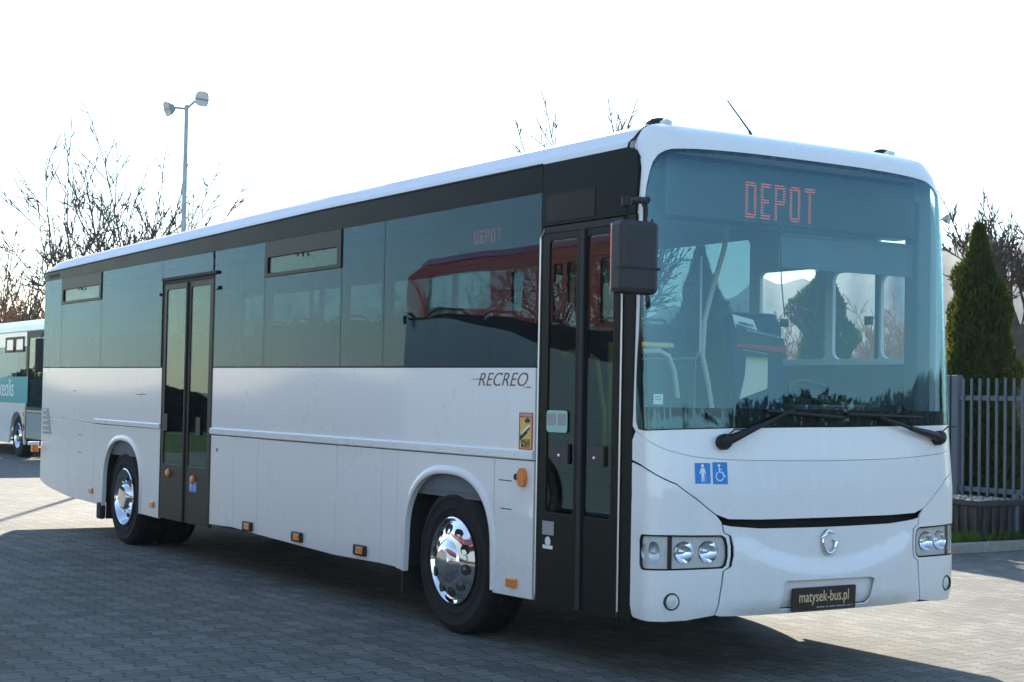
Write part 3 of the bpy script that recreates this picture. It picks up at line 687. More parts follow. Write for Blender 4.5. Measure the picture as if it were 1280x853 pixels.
# blind spot warning sticker
s_ = side_sticker(1.762, 1.925, 1.298, 1.548, 'sticker_red', name='warning_sticker')
side_sticker(1.777, 1.910, 1.318, 1.515, 'sticker_yellow', -.0022, s_, 'yellow_field')
o_ = MB(); plate(o_, [(1.89, 1.42), (1.80, 1.475), (1.785, 1.45), (1.875, 1.395)], -.0047, -.0034); o_.build('bus_symbol', 'sticker_white', s_)
o_ = MB(); plate(o_, [(1.87, 1.415), (1.795, 1.458), (1.79, 1.447), (1.865, 1.403)], -.0057, -.0047); plate(o_, [(1.91, 1.365), (1.91, 1.395), (1.83, 1.43), (1.82, 1.42)], -.0047, -.0034); plate(o_, [(1.86, 1.50), (1.82, 1.515), (1.79, 1.50), (1.80, 1.485), (1.84, 1.48)], -.0047, -.0034); o_.build('symbol_ink', 'ink', s_)  # black print on and around the bus symbol
text_obj('lettering', 'ATTENTION', .026, side_m(1.843, 1.531, -.0024), 'sticker_white', s_, xs=.95)
text_obj('lettering', 'ANGLES', .036, side_m(1.843, 1.362, -.0036), 'ink', s_, xs=.8, bold=.001)
text_obj('lettering', 'MORTS', .036, side_m(1.843, 1.334, -.0036), 'ink', s_, xs=.85, bold=.001)
# model lettering on the flank
o_ = text_obj('flank_lettering', 'RECREO', .128, side_m(2.15, 1.757, -.001), 'script_red', B, shear=.35, xs=1.28, bold=-.0010)
o_ = MB(); o_.prism([(-.0015, 2.56, 1.763), (-.0015, 2.42, 1.767), (-.0015, 2.42, 1.761)], (-.001, 0, 0)); o_.build('lettering_swash', 'script_red', B)
o_ = MB(); o_.prism([(-.0015, 1.90, 1.712), (-.0015, 1.80, 1.716), (-.0015, 1.80, 1.708)], (-.001, 0, 0)); o_.build('lettering_swash', 'script_red', B)
# stickers on the doors
s_ = side_sticker(1.372, 1.600, 1.432, 1.568, 'sticker_teal', -.0045, B, 'notice_sticker', .02)
for y in (1.545, 1.43):
    side_sticker(y-.045, y+.045, 1.475, 1.55, 'sticker_grey', -.0058, s_, 'notice_field')
s_ = side_sticker(1.50, 1.628, .787, .873, 'sticker_grey', -.0045, fd, 'label_plate')
o_ = MB(); Mx = side_m(1.565, .735, -.0045); flat(o_, Mx, disc(0, .012, .03), .001); flat(o_, Mx, [(-.055, -.035), (.055, -.035), (.055, -.012), (-.055, -.012)], .001); o_.build('paper_sticker', 'sticker_white', fd)
s_ = side_sticker(7.53, 7.72, .683, .79, 'blue', -.0045, B, 'pictogram_sticker')
o_ = MB(); wheelchair(o_, side_m(7.58, .737, -.0058), .8, 0, 0); o_.build('wheelchair_sign', 'sticker_white', s_)
o_ = MB(); walker(o_, side_m(7.67, .737, -.0058), .8, 0, 0); o_.build('walker_sign', 'sticker_white', s_)
o_ = MB(); plate(o_, rrect(7.04, 7.065, 1.09, 1.125, .006), -.003, 0); o_.build('lock', 'plastic', B)
# thin latch lines in the flaps
for y0, y1, z in ((2.0, 2.16, 1.10), (2.0, 2.13, .915), (11.35, 11.5, 1.62), (11.1, 11.25, 1.12), (11.1, 11.25, .92), (9.0, 9.3, 1.60)):
    o_ = MB(); o_.box(-.0015, .0, y0, y1, z-.003, z+.003); o_.build('latch_slot', 'rubber', B)
# air intake grille near the tail
gr = MB(); plate(gr, [(12.69, 1.40), (12.44, 1.40), (12.30, 1.09), (12.66, 1.09)], -.004, .0); g_ = gr.build('intake_grille', 'sticker_grey', B)
gr = MB()
for k in range(5):
    z = 1.12+k*.062; gr.box(-.012, -.004, 12.36+.04*k, 12.66, z, z+.02)
gr.build('louvre', 'white', g_)
# ---- wheels
def tyre_prof(r):
    P = [(r*.60, 0), (r*.64, -.010), (r*.70, -.014), (r*.715, -.019), (r*.73, -.015), (r*.86, -.019), (r*.875, -.023), (r*.89, -.018), (r*.955, -.006), (r*.985, .012), (r, .03)]
    for h_ in (.075, .125, .175, .225): P += [(r, h_-.006), (r*.972, h_-.005), (r*.972, h_+.005), (r, h_+.006)]
    return P+[(r, .27), (r*.97, .29), (r*.9, .30), (r*.60, .29)]
def wheel(x, y, sx, rear):
    ax = (sx, 0, 0)
    t = MB(); t.lathe([(r_, -h_) for r_, h_ in tyre_prof(.505)], (x, y, .505), ax, (0, 0, 1), 56)
    # tread grooves
    t_ = t.build('wheel', 'tyre', B, True)
    r = MB()
    if not rear:
        prof = [(.302, -.02), (.302, .012), (.293, .018), (.280, .004), (.272, -.005), (.262, .0), (.235, .022), (.190, .040), (.150, .048), (.140, .060), (.105, .085), (.080, .092), (.075, .099), (.03, .101), (0, .101)]
    else:
        prof = [(.302, -.02), (.302, .012), (.293, .018), (.282, .0), (.270, -.055), (.245, -.08), (.20, -.075), (.165, -.06), (.150, -.02), (.135, .02), (.12, .035), (.06, .042), (0, .042)]
    r.lathe(prof, (x+sx*.012, y, .505), ax, (0, 0, 1), 56)
    rm = r.build('rim', 'chrome', t_, True)
    for k in range(10):
        a = 2*PI*k/10+.2
        rad = .216; off = .040 if not rear else -.066
        c_ = Vector((x+sx*off, y+rad*math.cos(a), .505+rad*math.sin(a)))
        h = MB(); h.lathe([(.040, -.014), (.038, .008), (.029, .003), (0, .001)], c_, (sx, 0, 0) if rear else Vector((sx, .32*math.cos(a), .32*math.sin(a))), (0, 0, 1) if abs(math.sin(a)) < .9 else (0, 1, 0), 14)
        h.build('hand_hole', ['rubber'], t_, True)
    for k in range(10 if rear else 0):
        a = 2*PI*k/10+.5
        nut = MB(); nut.lathe([(.014, -.06), (.014, .014), (0, .020)], (x, y+.165*math.cos(a), .505+.165*math.sin(a)), (sx, 0, 0), (0, 0, 1), 8)
        nut.build('wheel_nut', 'chrome', t_, True)
    return t_
wheel(.055, YF-.03, -1, False); wheel(2.495, YF-.03, 1, False); wheel(.055, YR, -1, True); wheel(2.495, YR, 1, True)
for x in (.40, 1.86):   # inner twin tyres
    t = MB(); t.lathe([(r_, h_) for r_, h_ in tyre_prof(.505)]+[(.3, 0)], (x, YR, .505), (1, 0, 0), (0, 0, 1), 40); t.build('wheel', 'tyre', B, True)
o_ = MB(); o_.box(.06, .36, 10.36, 10.375, .22, .62); o_.build('mud_flap', 'rubber', B); o_ = MB(); o_.box(.06, .36, 3.56, 3.575, .20, .62); o_.build('mud_flap', 'rubber', B)
o_ = MB(); o_.box(-.02, .05, 10.33, 10.47, .22, .40); o_.build('mud_flap_foot', 'rubber', B, False, .02)
# underbody and wheel wells
ub = MB()
for y0, y1, z0 in ((.62, 2.10, .36), (3.58, 8.95, .40), (10.5, 12.6, .48)): ub.box(.06, 2.49, y0, y1, z0, .94)
for y0, y1 in ((2.10, 3.58), (8.95, 10.5)): ub.box(.95, 1.60, y0, y1, .42, .94); ub.box(.05, 2.5, y0, y1, 1.14, 1.18)
ub.box(.2, 2.35, YF-.10, YF+.05, .40, .58); ub.box(.2, 2.35, YR-.12, YR+.12, .38, .62)
ub.build('chassis', 'under', B)
for yc in (YF, YR):
    A = arch(yc, 24, .02); A = [(A[0][0], .40)]+A+[(A[-1][0], .40)]
    for xa, xb in ((.03, .60), (1.95, 2.52)):
        wl = MB(); V = [(xa, y, z) for y, z in A]+[(xb, y, z) for y, z in A]; n = len(A)
        wl.add(V, [(i, i+1, n+i+1, n+i) for i in range(n-1)]); wl.add([(xb if xa < 1 else xa, y, z) for y, z in A], [tuple(range(n))])
        weld(wl.build('wheel_well', 'under', B, True))
# ---- roof
prof = [(0.0, 0.), (.008, .03), (.020, .045), (.035, .053), (.065, .083), (.105, .128), (.15, .148), (.2, .160), (.34, .167), (.5, .170), (.9, .172), (1.275, .173)]
prof = prof+[(2.55-a, b) for a, b in prof[::-1][1:]]
rf = MB(); ys = [.803, 1.2, 2, 3, 4, 5, 6, 7, 7.4, 8, 9, 10, 11, 12, 12.45, 12.62, 12.70, 12.745]
V = []; 
for i, y in enumerate(ys):
    k = 1. if y < 12.4 else {12.45: .99, 12.62: .9, 12.70: .72, 12.745: .3}[y]
    for a, b in prof: V.append((a, y, ZB(y)+b*k))
n = len(prof)
rf.add(V, [(i*n+j, i*n+j+1, (i+1)*n+j+1, (i+1)*n+j) for i in range(len(ys)-1) for j in range(n-1)])
rf.add([V[j] for j in range(n)], [tuple(range(n))])
rf.build('roof', 'roof_paint', B, True)
o_ = MB(); pts = [(-.002+a, .792, 3.134+b) for a, b in prof if a < .21]; o_.tube(pts, .0075, 6); o_.tube([(2.55-p_[0], p_[1], p_[2]) for p_ in pts], .0075, 6); o_.build('roof_joint', 'rubber', B, True)
o_ = MB(); o_.tube([(-.003, 1.7, 3.137), (-.003, 5, 3.137), (-.003, 7.4, 3.112), (-.003, 12.7, 3.064)], .007, 6); o_.build('roof_gutter', 'rubber', B, True)
for x in (.33, 2.23):
    o_ = MB(); prof2 = [(.085, -.01), (.08, .02), (.06, .042), (.03, .052), (0, .054)]
    o_.lathe(prof2, (x, .935, 3.312), (0, 0, 1), (0, 1, 0), 20); m_ = o_.build('roof_marker_lamp', 'plastic', B, True)
    o_ = MB(); o_.lathe([(.05, .0), (.045, .03), (.02, .045), (0, .047)], (x, .875, 3.305), (0, -.4, 1), (0, 1, 0), 16); o_.build('lens', 'lampglass', m_, True)
o_ = MB(); o_.lathe([(.03, 0), (.026, .03), (0, .035)], (1.5, 1.33, 3.305), (0, 0, 1), (0, 1, 0), 12); o_.tube([(1.5, 1.33, 3.32), (1.50, 1.44, 3.48)], [.014, .010], 6); o_.tube([(1.5, 1.44, 3.48), (1.49, 1.66, 3.72)], [.007, .005], 5); o_.build('antenna', 'plastic', B, True)
o_ = MB(); o_.box(.5, 1.1, 1.25, 1.85, 3.30, 3.332); o_.build('roof_hatch', 'headliner', B, False, .02)
# ---- driver side (x = 2.55), rear wall
rs = MB()
holes = [rrect(.89, 1.20, 1.965, 2.545, .06), rrect(1.255, 1.675, 1.965, 2.585, .06), rrect(.89, 1.235, 2.625, 2.825, .02), rrect(1.75, 2.46, 1.965, 2.63, .05)]
pw_ = [(2.58, 3.95), (4.02, 5.5), (5.57, 7.05), (7.12, 8.6), (8.67, 10.15), (10.22, 11.6), (11.67, 12.5)]
holes += [rrect(a, b, 1.93, 2.90, .05) for a, b in pw_]
plate(rs, [[(.70, .40), (2.20, .38)]+[(2.255, .38)]+[(y, z) for y, z in arch(YF)[::-1]]+[(3.40, .38), (9.1, .38)]+[(y, z) for y, z in arch(YR)[::-1]]+[(10.3, .38), (12.0, .42), (12.74, .55), (12.74, 3.062), (7.4, 3.112), (5, 3.137), (.98, 3.137), (.86, 3.11), (.80, 3.05), (.74, 2.97), (.715, 2.85), (.70, 2.6)]]+holes, 2.52, 2.55)
weld(rs.build('driver_side_wall', 'white', B))
for h in holes:
    o_ = MB(); plate(o_, inset(h, -.006) if False else h, 2.53, 2.536); o_.build('window', 'cglass' if h in holes[:4] else 'sglass', B)
o_ = MB(); o_.box(2.5, 2.52, 1.22, 1.24, 1.965, 2.56); o_.box(2.49, 2.52, 1.27, 1.33, 2.2, 2.26); o_.build('window_latch', 'plastic', B)
rw = MB(); rwl = [[(.0, .55), (2.55, .55), (2.55, 3.06), (2.4, 3.2), (.15, 3.2), (0, 3.06)], rrect(.25, 2.3, 1.95, 2.85, .08)]
bmx = fill2d(rwl); vv = [(v.co.x, v.co.y) for v in bmx.verts]; ff = [[v.index for v in f.verts] for f in bmx.faces]; bmx.free()
rw.add([(a, 12.74, b) for a, b in vv], ff); rw.add([(a, 12.70, b) for a, b in vv], ff); rw.build('rear_wall', 'white', B)
o_ = MB(); o_.box(.2, 2.35, 12.715, 12.722, 1.9, 2.9); o_.build('rear_window', 'sglass', B)
for x in (.12, 2.43):
    o_ = MB(); o_.box(x-.07, x+.07, 12.74, 12.77, .8, 1.25); o_.build('tail_light', 'red', B, False, .01)
o_ = MB(); o_.box(.03, 2.52, 12.70, 12.86, .56, .80); o_.build('rear_bumper', 'white', B, False, .03)
o_ = MB(); o_.tube([(.02, 12.72, 1.0), (-.05, 12.78, 1.0), (-.07, 12.80, 1.0)], .012, 6); o_.box(-.095, -.02, 12.76, 12.84, .86, .94, 1); o_.box(-.13, -.02, 12.75, 12.86, .945, .985, 2); o_.build('rear_marker', ['plastic', 'amber', 'sticker_white'], B, False, .006)
# ---- interior
o_ = MB(); o_.box(.04, 2.51, .75, 12.68, .94, .98); o_.build('cabin_floor', 'floor', B)
o_ = MB(); o_.box(.04, 2.51, .95, 12.68, 2.97, 3.01); o_.build('ceiling', 'headliner', B)
o_ = MB(); o_.box(.035, .06, 1.75, 7.15, .98, 1.80); o_.box(.035, .06, 8.65, 12.6, .98, 1.85); o_.box(2.49, 2.515, .8, 12.6, .98, 1.92); o_.build('side_lining', 'lining', B)
for x0, x1 in ((.07, .38), (2.17, 2.48)):
    o_ = MB(); o_.box(x0, x1, 3.6 if x0 < 1 else 4.2, 12.4, 2.86, 2.92); o_.build('luggage_rack', 'lining', B, False, .02)
def seat_mesh():
    s_ = MB(); s_.box(-.21, .21, -.22, .22, .40, .52); s_.prism([(-.21, .16, .50), (-.21, .26, .50), (-.21, .40, 1.20), (-.17, .40, 1.27), (-.17, .33, 1.27), (-.21, .31, 1.20)], (.42, 0, 0)); s_.box(-.19, .19, -.15, .2, .0, .40, 1)
    return s_
first = seat_mesh().build('passenger_seat', ['seat', 'seatback'], B, False, .03); hd = MB(); hd.tube([(-.19, .43, 1.12), (-.19, .46, 1.25), (-.10, .46, 1.31), (.10, .46, 1.31), (.19, .46, 1.25), (.19, .43, 1.12)], .012, 6); hd = hd.build('grab_handle', 'seatback', first, True)
spots = []
for i in range(12):
    y = 2.95+i*.80
    for x in (.33, .78, 1.78, 2.23):
        if x < 1 and 6.9 < y < 8.8: continue
        spots.append((x, y))
for i, (x, y) in enumerate(spots):
    if i == 0: first.location = (x, y, .98); continue
    s_ = first.copy(); C.objects.link(s_); s_.parent = B; s_.location = (x, y, .98)
    g_ = hd.copy(); C.objects.link(g_); g_.parent = s_
# driver's place
s_ = seat_mesh().build('driver_seat', ['seat', 'seatback'], B, False, .04); s_.location = (2.12, 1.78, 1.03); s_.scale = (1.15, 1, 1)
db = MB(); db.prism([(0.1, .60, 1.20), (.1, .60, 1.50), (.1, .85, 1.56), (.1, 1.0, 1.50), (.1, 1.05, 1.2)], (2.35, 0, 0)); db.prism([(1.35, .95, 1.2), (1.35, .80, 1.58), (1.35, .88, 1.64), (1.35, 1.08, 1.60), (1.35, 1.2, 1.2)], (1.1, 0, 0)); db.build('dashboard', 'dash', B, False, .03)
db = MB(); 
for k in range(12): db.tube([(.35+k*.18, .66, 1.535), (.50+k*.18, .66, 1.535)], .006, 5)
db.build('demister_vent', 'rubber', B)
o_ = MB(); cst = Vector((1.98, 1.22, 1.66)); axs = Vector((0, -.55, .83)).normalized(); e1 = Vector((1, 0, 0)); e2 = axs.cross(e1)
o_.tube([cst+(e1*math.cos(2*PI*k/32)+e2*math.sin(2*PI*k/32))*.235 for k in range(33)], .016, 8, cap=False)
for a in (.5, 2.64, -1.57): o_.tube([cst, cst+(e1*math.cos(a)+e2*math.sin(a))*.235], .014, 6)
o_.lathe([(.06, -.03), (.06, .02), (0, .03)], cst, axs, e1, 16); o_.tube([cst, cst-axs*.35], .035, 8); o_.build('steering_wheel', 'plastic', B, True)
o_ = MB(); o_.box(1.20, 1.215, 1.62, 2.15, .98, 1.92); o_.build('cab_wall', 'lining', B)
o_ = MB(); o_.prism([(1.21, 1.58, 1.93), (1.21, 2.28, 1.93), (1.21, 2.28, 2.60), (1.21, 1.58, 2.60)], (.008, 0, 0)); pg = o_.build('cab_partition', 'cglass', B)
o_ = MB(); o_.tube([(1.214, 1.58, 2.62), (1.214, 1.58, 1.98), (1.214, 1.62, 1.93), (1.214, 2.28, 1.93)], .008, 6); o_.build('partition_edge', 'sticker_white', pg, True)
for pts, m_ in (([(1.47, 1.6, 2.97), (1.43, 1.6, 2.69), (1.33, 1.6, 2.40), (1.265, 1.6, 2.19), (1.25, 1.6, 1.95), (1.30, 1.6, 1.78), (1.36, 1.6, 1.5)], 'pole'), ([(.74, 1.6, 1.965), (.88, 1.6, 1.97), (.96, 1.6, 1.94), (1.01, 1.6, 1.84), (1.045, 1.6, 1.66)], 'pole'), ([(.30, 1.9, 1.94), (.44, 1.85, 1.96), (.52, 1.8, 1.90), (.55, 1.75, 1.55), (.55, 1.75, 1.2)], 'rail'), ([(.25, 1.28, 2.0), (.26, 1.30, 1.6), (.38, 1.45, 1.2)], 'rail'), ([(.2, .98, 1.98), (.5, .98, 1.98)], 'rail'), ([(.12, 7.35, 1.1), (.12, 7.35, 2.4)], 'rail'), ([(.9, 7.0, .98), (.9, 7.0, 2.95)], 'rail'), ([(.9, 8.75, .98), (.9, 8.75, 2.95)], 'rail')):
    o_ = MB(); o_.tube(pts, .018, 10); o_.build('handrail', m_, B, True)
o_ = MB(); o_.box(2.40, 2.515, .74, .88, 1.30, 3.06); o_.build('cab_pillar', 'lining', B, False, .02)
o_ = MB(); o_.box(2.332, 2.50, .742, .96, 3.0, 3.135); o_.build('cab_header', 'lining', B)
# display, blind
o_ = MB(); o_.box(.22, 2.33, .715, .90, 2.745, 3.10); dp = o_.build('destination_display', 'led_panel', B, False, .01)
o_ = MB()
for k in range(26): o_.box(.26, 2.29, .712, .715, 2.765+k*.0128, 2.767+k*.0128)
o_.build('display_slat', 'dash', dp)
LET = {'D': ["11111110", "11111111", "11000011", "11000011", "11000011", "11000011", "11000011", "11000011", "11000011", "11000011", "11000011", "11000011", "11111111", "11111110"],
       'E': ["1111111", "1111111", "1100000", "1100000", "1100000", "1100000", "1111110", "1111110", "1100000", "1100000", "1100000", "1100000", "1111111", "1111111"],
       'P': ["11111110", "11111111", "11000011", "11000011", "11000011", "11000011", "11111111", "11111110", "11000000", "11000000", "11000000", "11000000", "11000000", "11000000"],
       'O': ["01111110", "11111111", "11000011", "11000011", "11000011", "11000011", "11000011", "11000011", "11000011", "11000011", "11000011", "11000011", "11111111", "01111110"],
       'T': ["11111111", "11111111", "00011000", "00011000", "00011000", "00011000", "00011000", "00011000", "00011000", "00011000", "00011000", "00011000", "00011000", "00011000"]}
def led_text(M4, px_, py_, r):
    o_ = MB(); x = 0
    for ch in 'DEPOT':
        g = LET[ch]
        for j, row in enumerate(g):
            for i, b_ in enumerate(row):
                if b_ == '1': flat(o_, M4, disc((x+i)*px_, -j*py_, r, 6), .001)
        x += len(g[0])+3
    return o_
led_text(Matrix(((1, 0, 0, .845), (0, 0, -1, .712), (0, 1, 0, 2.995), (0, 0, 0, 1))), .0114, .0163, .0032).build('lettering', 'led', dp)
o_ = MB(); o_.box(.075, .14, 2.15, 2.85, 2.64, 2.83); dp2 = o_.build('side_display', 'led_panel', B, False, .006)
led_text(Matrix(((0, 0, -1, .0745), (-1, 0, 0, 2.655), (0, 1, 0, 2.785), (0, 0, 0, 1))), .0069, .0066, .0031).build('lettering', 'led', dp2)
o_ = MB(); o_.box(1.20, 2.45, .80, .815, 2.50, 2.70); o_.tube([(1.2, .8, 2.71), (2.45, .8, 2.71)], .012, 8); o_.build('sun_blind', 'lining', B)
o_ = MB(); o_.tube([(1.15, .74, 2.75), (1.17, .74, 2.4), (1.22, .76, 2.18)], .004, 5); o_.box(1.195, 1.245, .75, .78, 2.12, 2.17); o_.build('inner_mirror_arm', 'plastic', B)
# ---- wing mirror on the door side
o_ = MB(); o_.box(-.375, -.110, .335, .46, 2.235, 2.645); mr_ = o_.build('wing_mirror', 'mirror', B, False, .03)
o_ = MB(); o_.box(-.378, -.107, .331, .40, 2.372, 2.384); o_.build('mirror_seam', 'rubber', mr_)
o_ = MB(); o_.box(-.36, -.125, .459, .464, 2.25, 2.63); o_.build('mirror_pane', 'chrome', mr_)
o_ = MB(); o_.tube([(-.30, .40, 2.62), (-.30, .40, 2.75), (-.20, .42, 2.775), (-.06, .52, 2.79), (.02, .66, 2.78)], .015, 8); o_.tube([(-.17, .40, 2.40), (-.17, .40, 2.73), (-.10, .47, 2.79), (.0, .66, 2.80)], .013, 8); o_.tube([(-.30, .40, 2.75), (-.17, .40, 2.76)], .012, 8); o_.lathe([(.03, -.02), (.03, .03), (0, .035)], (-.30, .40, 2.745), (0, 0, 1), (0, 1, 0), 12); o_.build('mirror_arm', 'plastic', mr_, True)
o_ = MB(); o_.tube([(-.12, .40, 2.66), (-.03, .50, 2.62), (.04, .60, 2.5), (.03, .62, 2.38), (.03, .64, 2.34)], .006, 6); o_.build('mirror_cable', 'rubber', mr_, True)
o_ = MB(); o_.box(2.55, 2.572, .70, .76, 2.66, 2.80); o_.build('camera_pod', 'plastic', B, False, .015)
o_ = MB(); o_.box(2.55, 2.57, .70, .76, 2.25, 2.38); o_.build('mirror_bracket', 'plastic', B, False, .012)

# ---- cards on the dashboard (things of their own)
nc = thing('notice_card', 'black notice card with a red band propped behind the windscreen above the beige paper', 'sign')
o_ = MB(); o_.prism([(.86, .80, 2.125), (.85, .79, 1.935), (1.285, .80, 1.92), (1.262, .81, 2.045)], (0, .004, 0)); o_.build('card', 'card_black', nc)
o_ = MB(); o_.prism([(.853, .787, 2.005), (.852, .786, 1.985), (1.27, .797, 1.955), (1.268, .798, 1.995)], (0, -.002, 0)); o_.build('band', 'card_red', nc)
rl = random.Random(5)
o_ = MB()
for k in range(20): x = .93+k*.014; o_.box(x, x+rl.uniform(.006, .011), .786, .788, 2.083-k*.0019, 2.098-k*.0019)
for k in range(16): x = .90+k*.013; o_.box(x, x+rl.uniform(.005, .010), .783, .785, 1.962-k*.0013, 1.970-k*.0013)
o_.build('line_of_print', 'sticker_grey', nc)
o_ = MB(); o_.prism([(.842, .82, 2.185), (.862, .81, 2.10), (1.05, .82, 2.09), (1.02, .83, 2.158)], (0, .003, 0)); o_ = o_.build('price_card', 'paper_white'); tag(o_, 'small cream card with a dark line of print standing behind the black notice card', 'sign')
l_ = MB()
for k in range(9): x = .885+k*.014; l_.box(x, x+rl.uniform(.006, .011), .808, .810, 2.128-k*.0022, 2.143-k*.0022)
l_.build('line_of_print', 'ink', o_)
o_ = MB(); o_.prism([(.98, .84, 1.93), (1.153, .84, 1.928), (1.165, .85, 1.85), (1.172, .86, 1.73), (.945, .86, 1.66), (.975, .85, 1.80)], (0, .003, 0)); tag(o_.build('beige_paper', 'paper'), 'plain beige sheet of paper hanging under the black notice card inside the windscreen', 'paper')

for o_ in bpy.data.objects:
    if o_.name.split('.')[0] in ('card', 'band', 'line_of_print', 'price_card', 'beige_paper') and (o_.parent == nc or o_.name.startswith(('price', 'beige')) or (o_.parent and o_.parent.name.startswith('price'))):
        for v_ in o_.data.vertices: v_.co = CP+(v_.co-CP)*.974
# ================================================================== OTHER VEHICLES
ob = thing('distant_bus', 'white bus with a broad teal stripe parked far behind the tail of the white bus', 'bus', (0, 0, 0))
X = 4.6; Y0, Y1 = 28.55, 40.5
o_ = MB(); plate(o_, [(Y0+.25, .35), (Y0, .55), (Y0, 1.3), (Y1, 1.3), (Y1, .35)]+[(Y1-2.6, .35)]+[], X, X+.05)
o_ = MB()
arch1 = [(30.95+.58*math.cos(PI*k/14), .5+.58*math.sin(PI*k/14)) for k in range(15)]
plate(o_, [(30.25, .32), (30.25, 1.28), (Y1, 1.28), (Y1, .32), (31.6, .32)]+arch1+[(30.3, .32)], X, X+.05)
o_.box(X, X+2.55, Y0, Y0+.06, .35, 1.3); o_.box(X+2.5, X+2.55, Y0, Y1, .35, 1.9); o_.box(X, X+2.55, Y1-.05, Y1, .35, 3.1); o_.box(X+.1, X+2.45, Y0+.3, 30.2, .45, .6); o_.box(X+.1, X+2.45, 31.8, Y1-.3, .45, .6)
o_.build('body', 'owhite', ob)
o_ = MB(); o_.box(X-.006, X+.05, 30.05, Y1, 1.283, 1.90); st_ = o_.build('stripe', 'teal', ob)
text_obj('lettering', 'keolis', .62, side_m(31.9, 1.62, X-.008), 'sticker_white', st_, xs=.95)
o_ = MB(); o_.box(X+.002, X+.03, 30.25, Y1, 1.903, 2.62); o_.build('window', 'sglass', ob)
o_ = MB(); o_.box(X, X+.03, 30.25, 32.4, 2.62, 2.95); o_.box(X, X+.03, 32.4, Y1, 2.62, 2.95); fr_ = o_.build('cantrail', 'owhite', ob)
for k in range(2):
    y = 30.45+k*.85; o_ = MB(); plate(o_, [rrect(y, y+.75, 2.48, 2.85, .02), rrect(y+.06, y+.69, 2.54, 2.79, .02)], X-.02, X+.0); h_ = o_.build('hopper_frame', 'plastic', ob); o_ = MB(); plate(o_, rrect(y+.05, y+.70, 2.53, 2.80, .02), X-.008, X-.003); o_.build('hopper_pane', 'lampglass', h_)
o_ = MB(); o_.prism([(X, Y0+.1, 2.95), (X+.03, Y0, 3.1), (X+.2, Y0, 3.24), (X+1.27, Y0, 3.3), (X+2.35, Y0, 3.24), (X+2.52, Y0, 3.1), (X+2.55, Y0, 2.95)], (0, Y1-Y0, 0)); o_.build('roof', 'owhite', ob, False, .03)
o_ = MB(); plate(o_, [[(Y0+.08, .45), (30.2, .45), (30.2, 2.95), (Y0+.15, 2.95)], rrect(Y0+.25, 30.05, 1.2, 2.8, .05)], X-.003, X+.03); dr_ = o_.build('door', 'plastic', ob); o_ = MB(); plate(o_, rrect(Y0+.25, 30.05, 1.2, 2.8, .05), X+.008, X+.015); o_.build('pane', 'dglass', dr_)
o_ = MB(); o_.box(X-.006, X, Y0+.2, 30.1, 1.08, 1.13); o_.box(X-.006, X, Y0+.2, 30.1, .48, 1.06, 1); o_.build('door_panel', ['alu', 'coach_silver'], dr_)
o_ = MB(); o_.box(X+.05, X+2.5, Y0-.02, Y0+.02, 1.3, 2.9); o_.build('windscreen', 'black', ob)
o_ = MB(); o_.box(X-.30, X-.10, Y0-.15, Y0-.05, 2.0, 2.75); mm = o_.build('wing_mirror', 'plastic', ob, False, .03); o_ = MB(); o_.tube([(X-.2, Y0-.1, 2.7), (X-.15, Y0-.1, 2.85), (X+.05, Y0, 2.9)], .025, 6); o_.build('mirror_arm', 'plastic', mm)
for yw in (30.95, 37.2):
    o_ = MB(); o_.lathe([(.30, -.0), (.45, .01), (.49, -.02), (.50, -.06), (.50, -.28), (.3, -.28)], (X+.06, yw, .5), (-1, 0, 0), (0, 0, 1), 32); w_ = o_.build('wheel', 'tyre', ob, True)
    o_ = MB(); o_.lathe([(.30, .01), (.29, .02), (.27, -.03), (.17, -.04), (.14, .02), (0, .03)], (X+.06, yw, .5), (-1, 0, 0), (0, 0, 1), 28); o_.build('rim', 'chrome', w_, True)
o_ = MB(); o_.box(X-.02, X, 29.95+.35, 30.2+.12, .98, 1.06); o_.build('side_marker', 'amber', ob); o_ = MB(); o_.box(X-.004, X, 30.26, 30.34, .8, 1.2); o_.build('sticker', 'sticker_yellow', ob)
o_ = MB(); o_.lathe([(.1, 0), (0, .01)], (X-.001, 30.33, .72), (-1, 0, 0), (0, 0, 1), 12); o_.build('fuel_cap', 'red', ob)

# red coach that the windows mirror, standing beside the camera
rc = thing('red_coach', 'tall red and silver coach mirrored in the dark side windows of the white bus', 'coach')
cx0, cx1, cy0, cy1 = -5.0, -7.5, .45, 12.6
def coach_side(x0, x1):
    o_ = MB()
    wins = [(11.0+.0, 12.05), (9.0, 10.75), (8.75-.55, 8.75-.1)]
    hl_ = [rrect(10.4, 12.05, 2.77, 3.28, .05), rrect(9.62, 9.90, 2.72, 3.22, .03), rrect(8.75, 8.97, 2.50, 3.26, .03), rrect(8.46, 8.68, 2.50, 3.26, .03), rrect(6.9, 8.0, 2.5, 3.27, .05), rrect(4.6, 6.7, 2.5, 3.27, .05), rrect(2.4, 4.4, 2.5, 3.27, .05), rrect(.8, 2.2, 2.5, 3.27, .05)]
    plate(o_, [[(cy0, 2.0), (cy1-.05, 2.75), (cy1, 3.0), (cy1-.05, 3.30), (cy1-.35, 3.42), (cy0, 3.48)]]+hl_, x0, x1)
    return o_, hl_
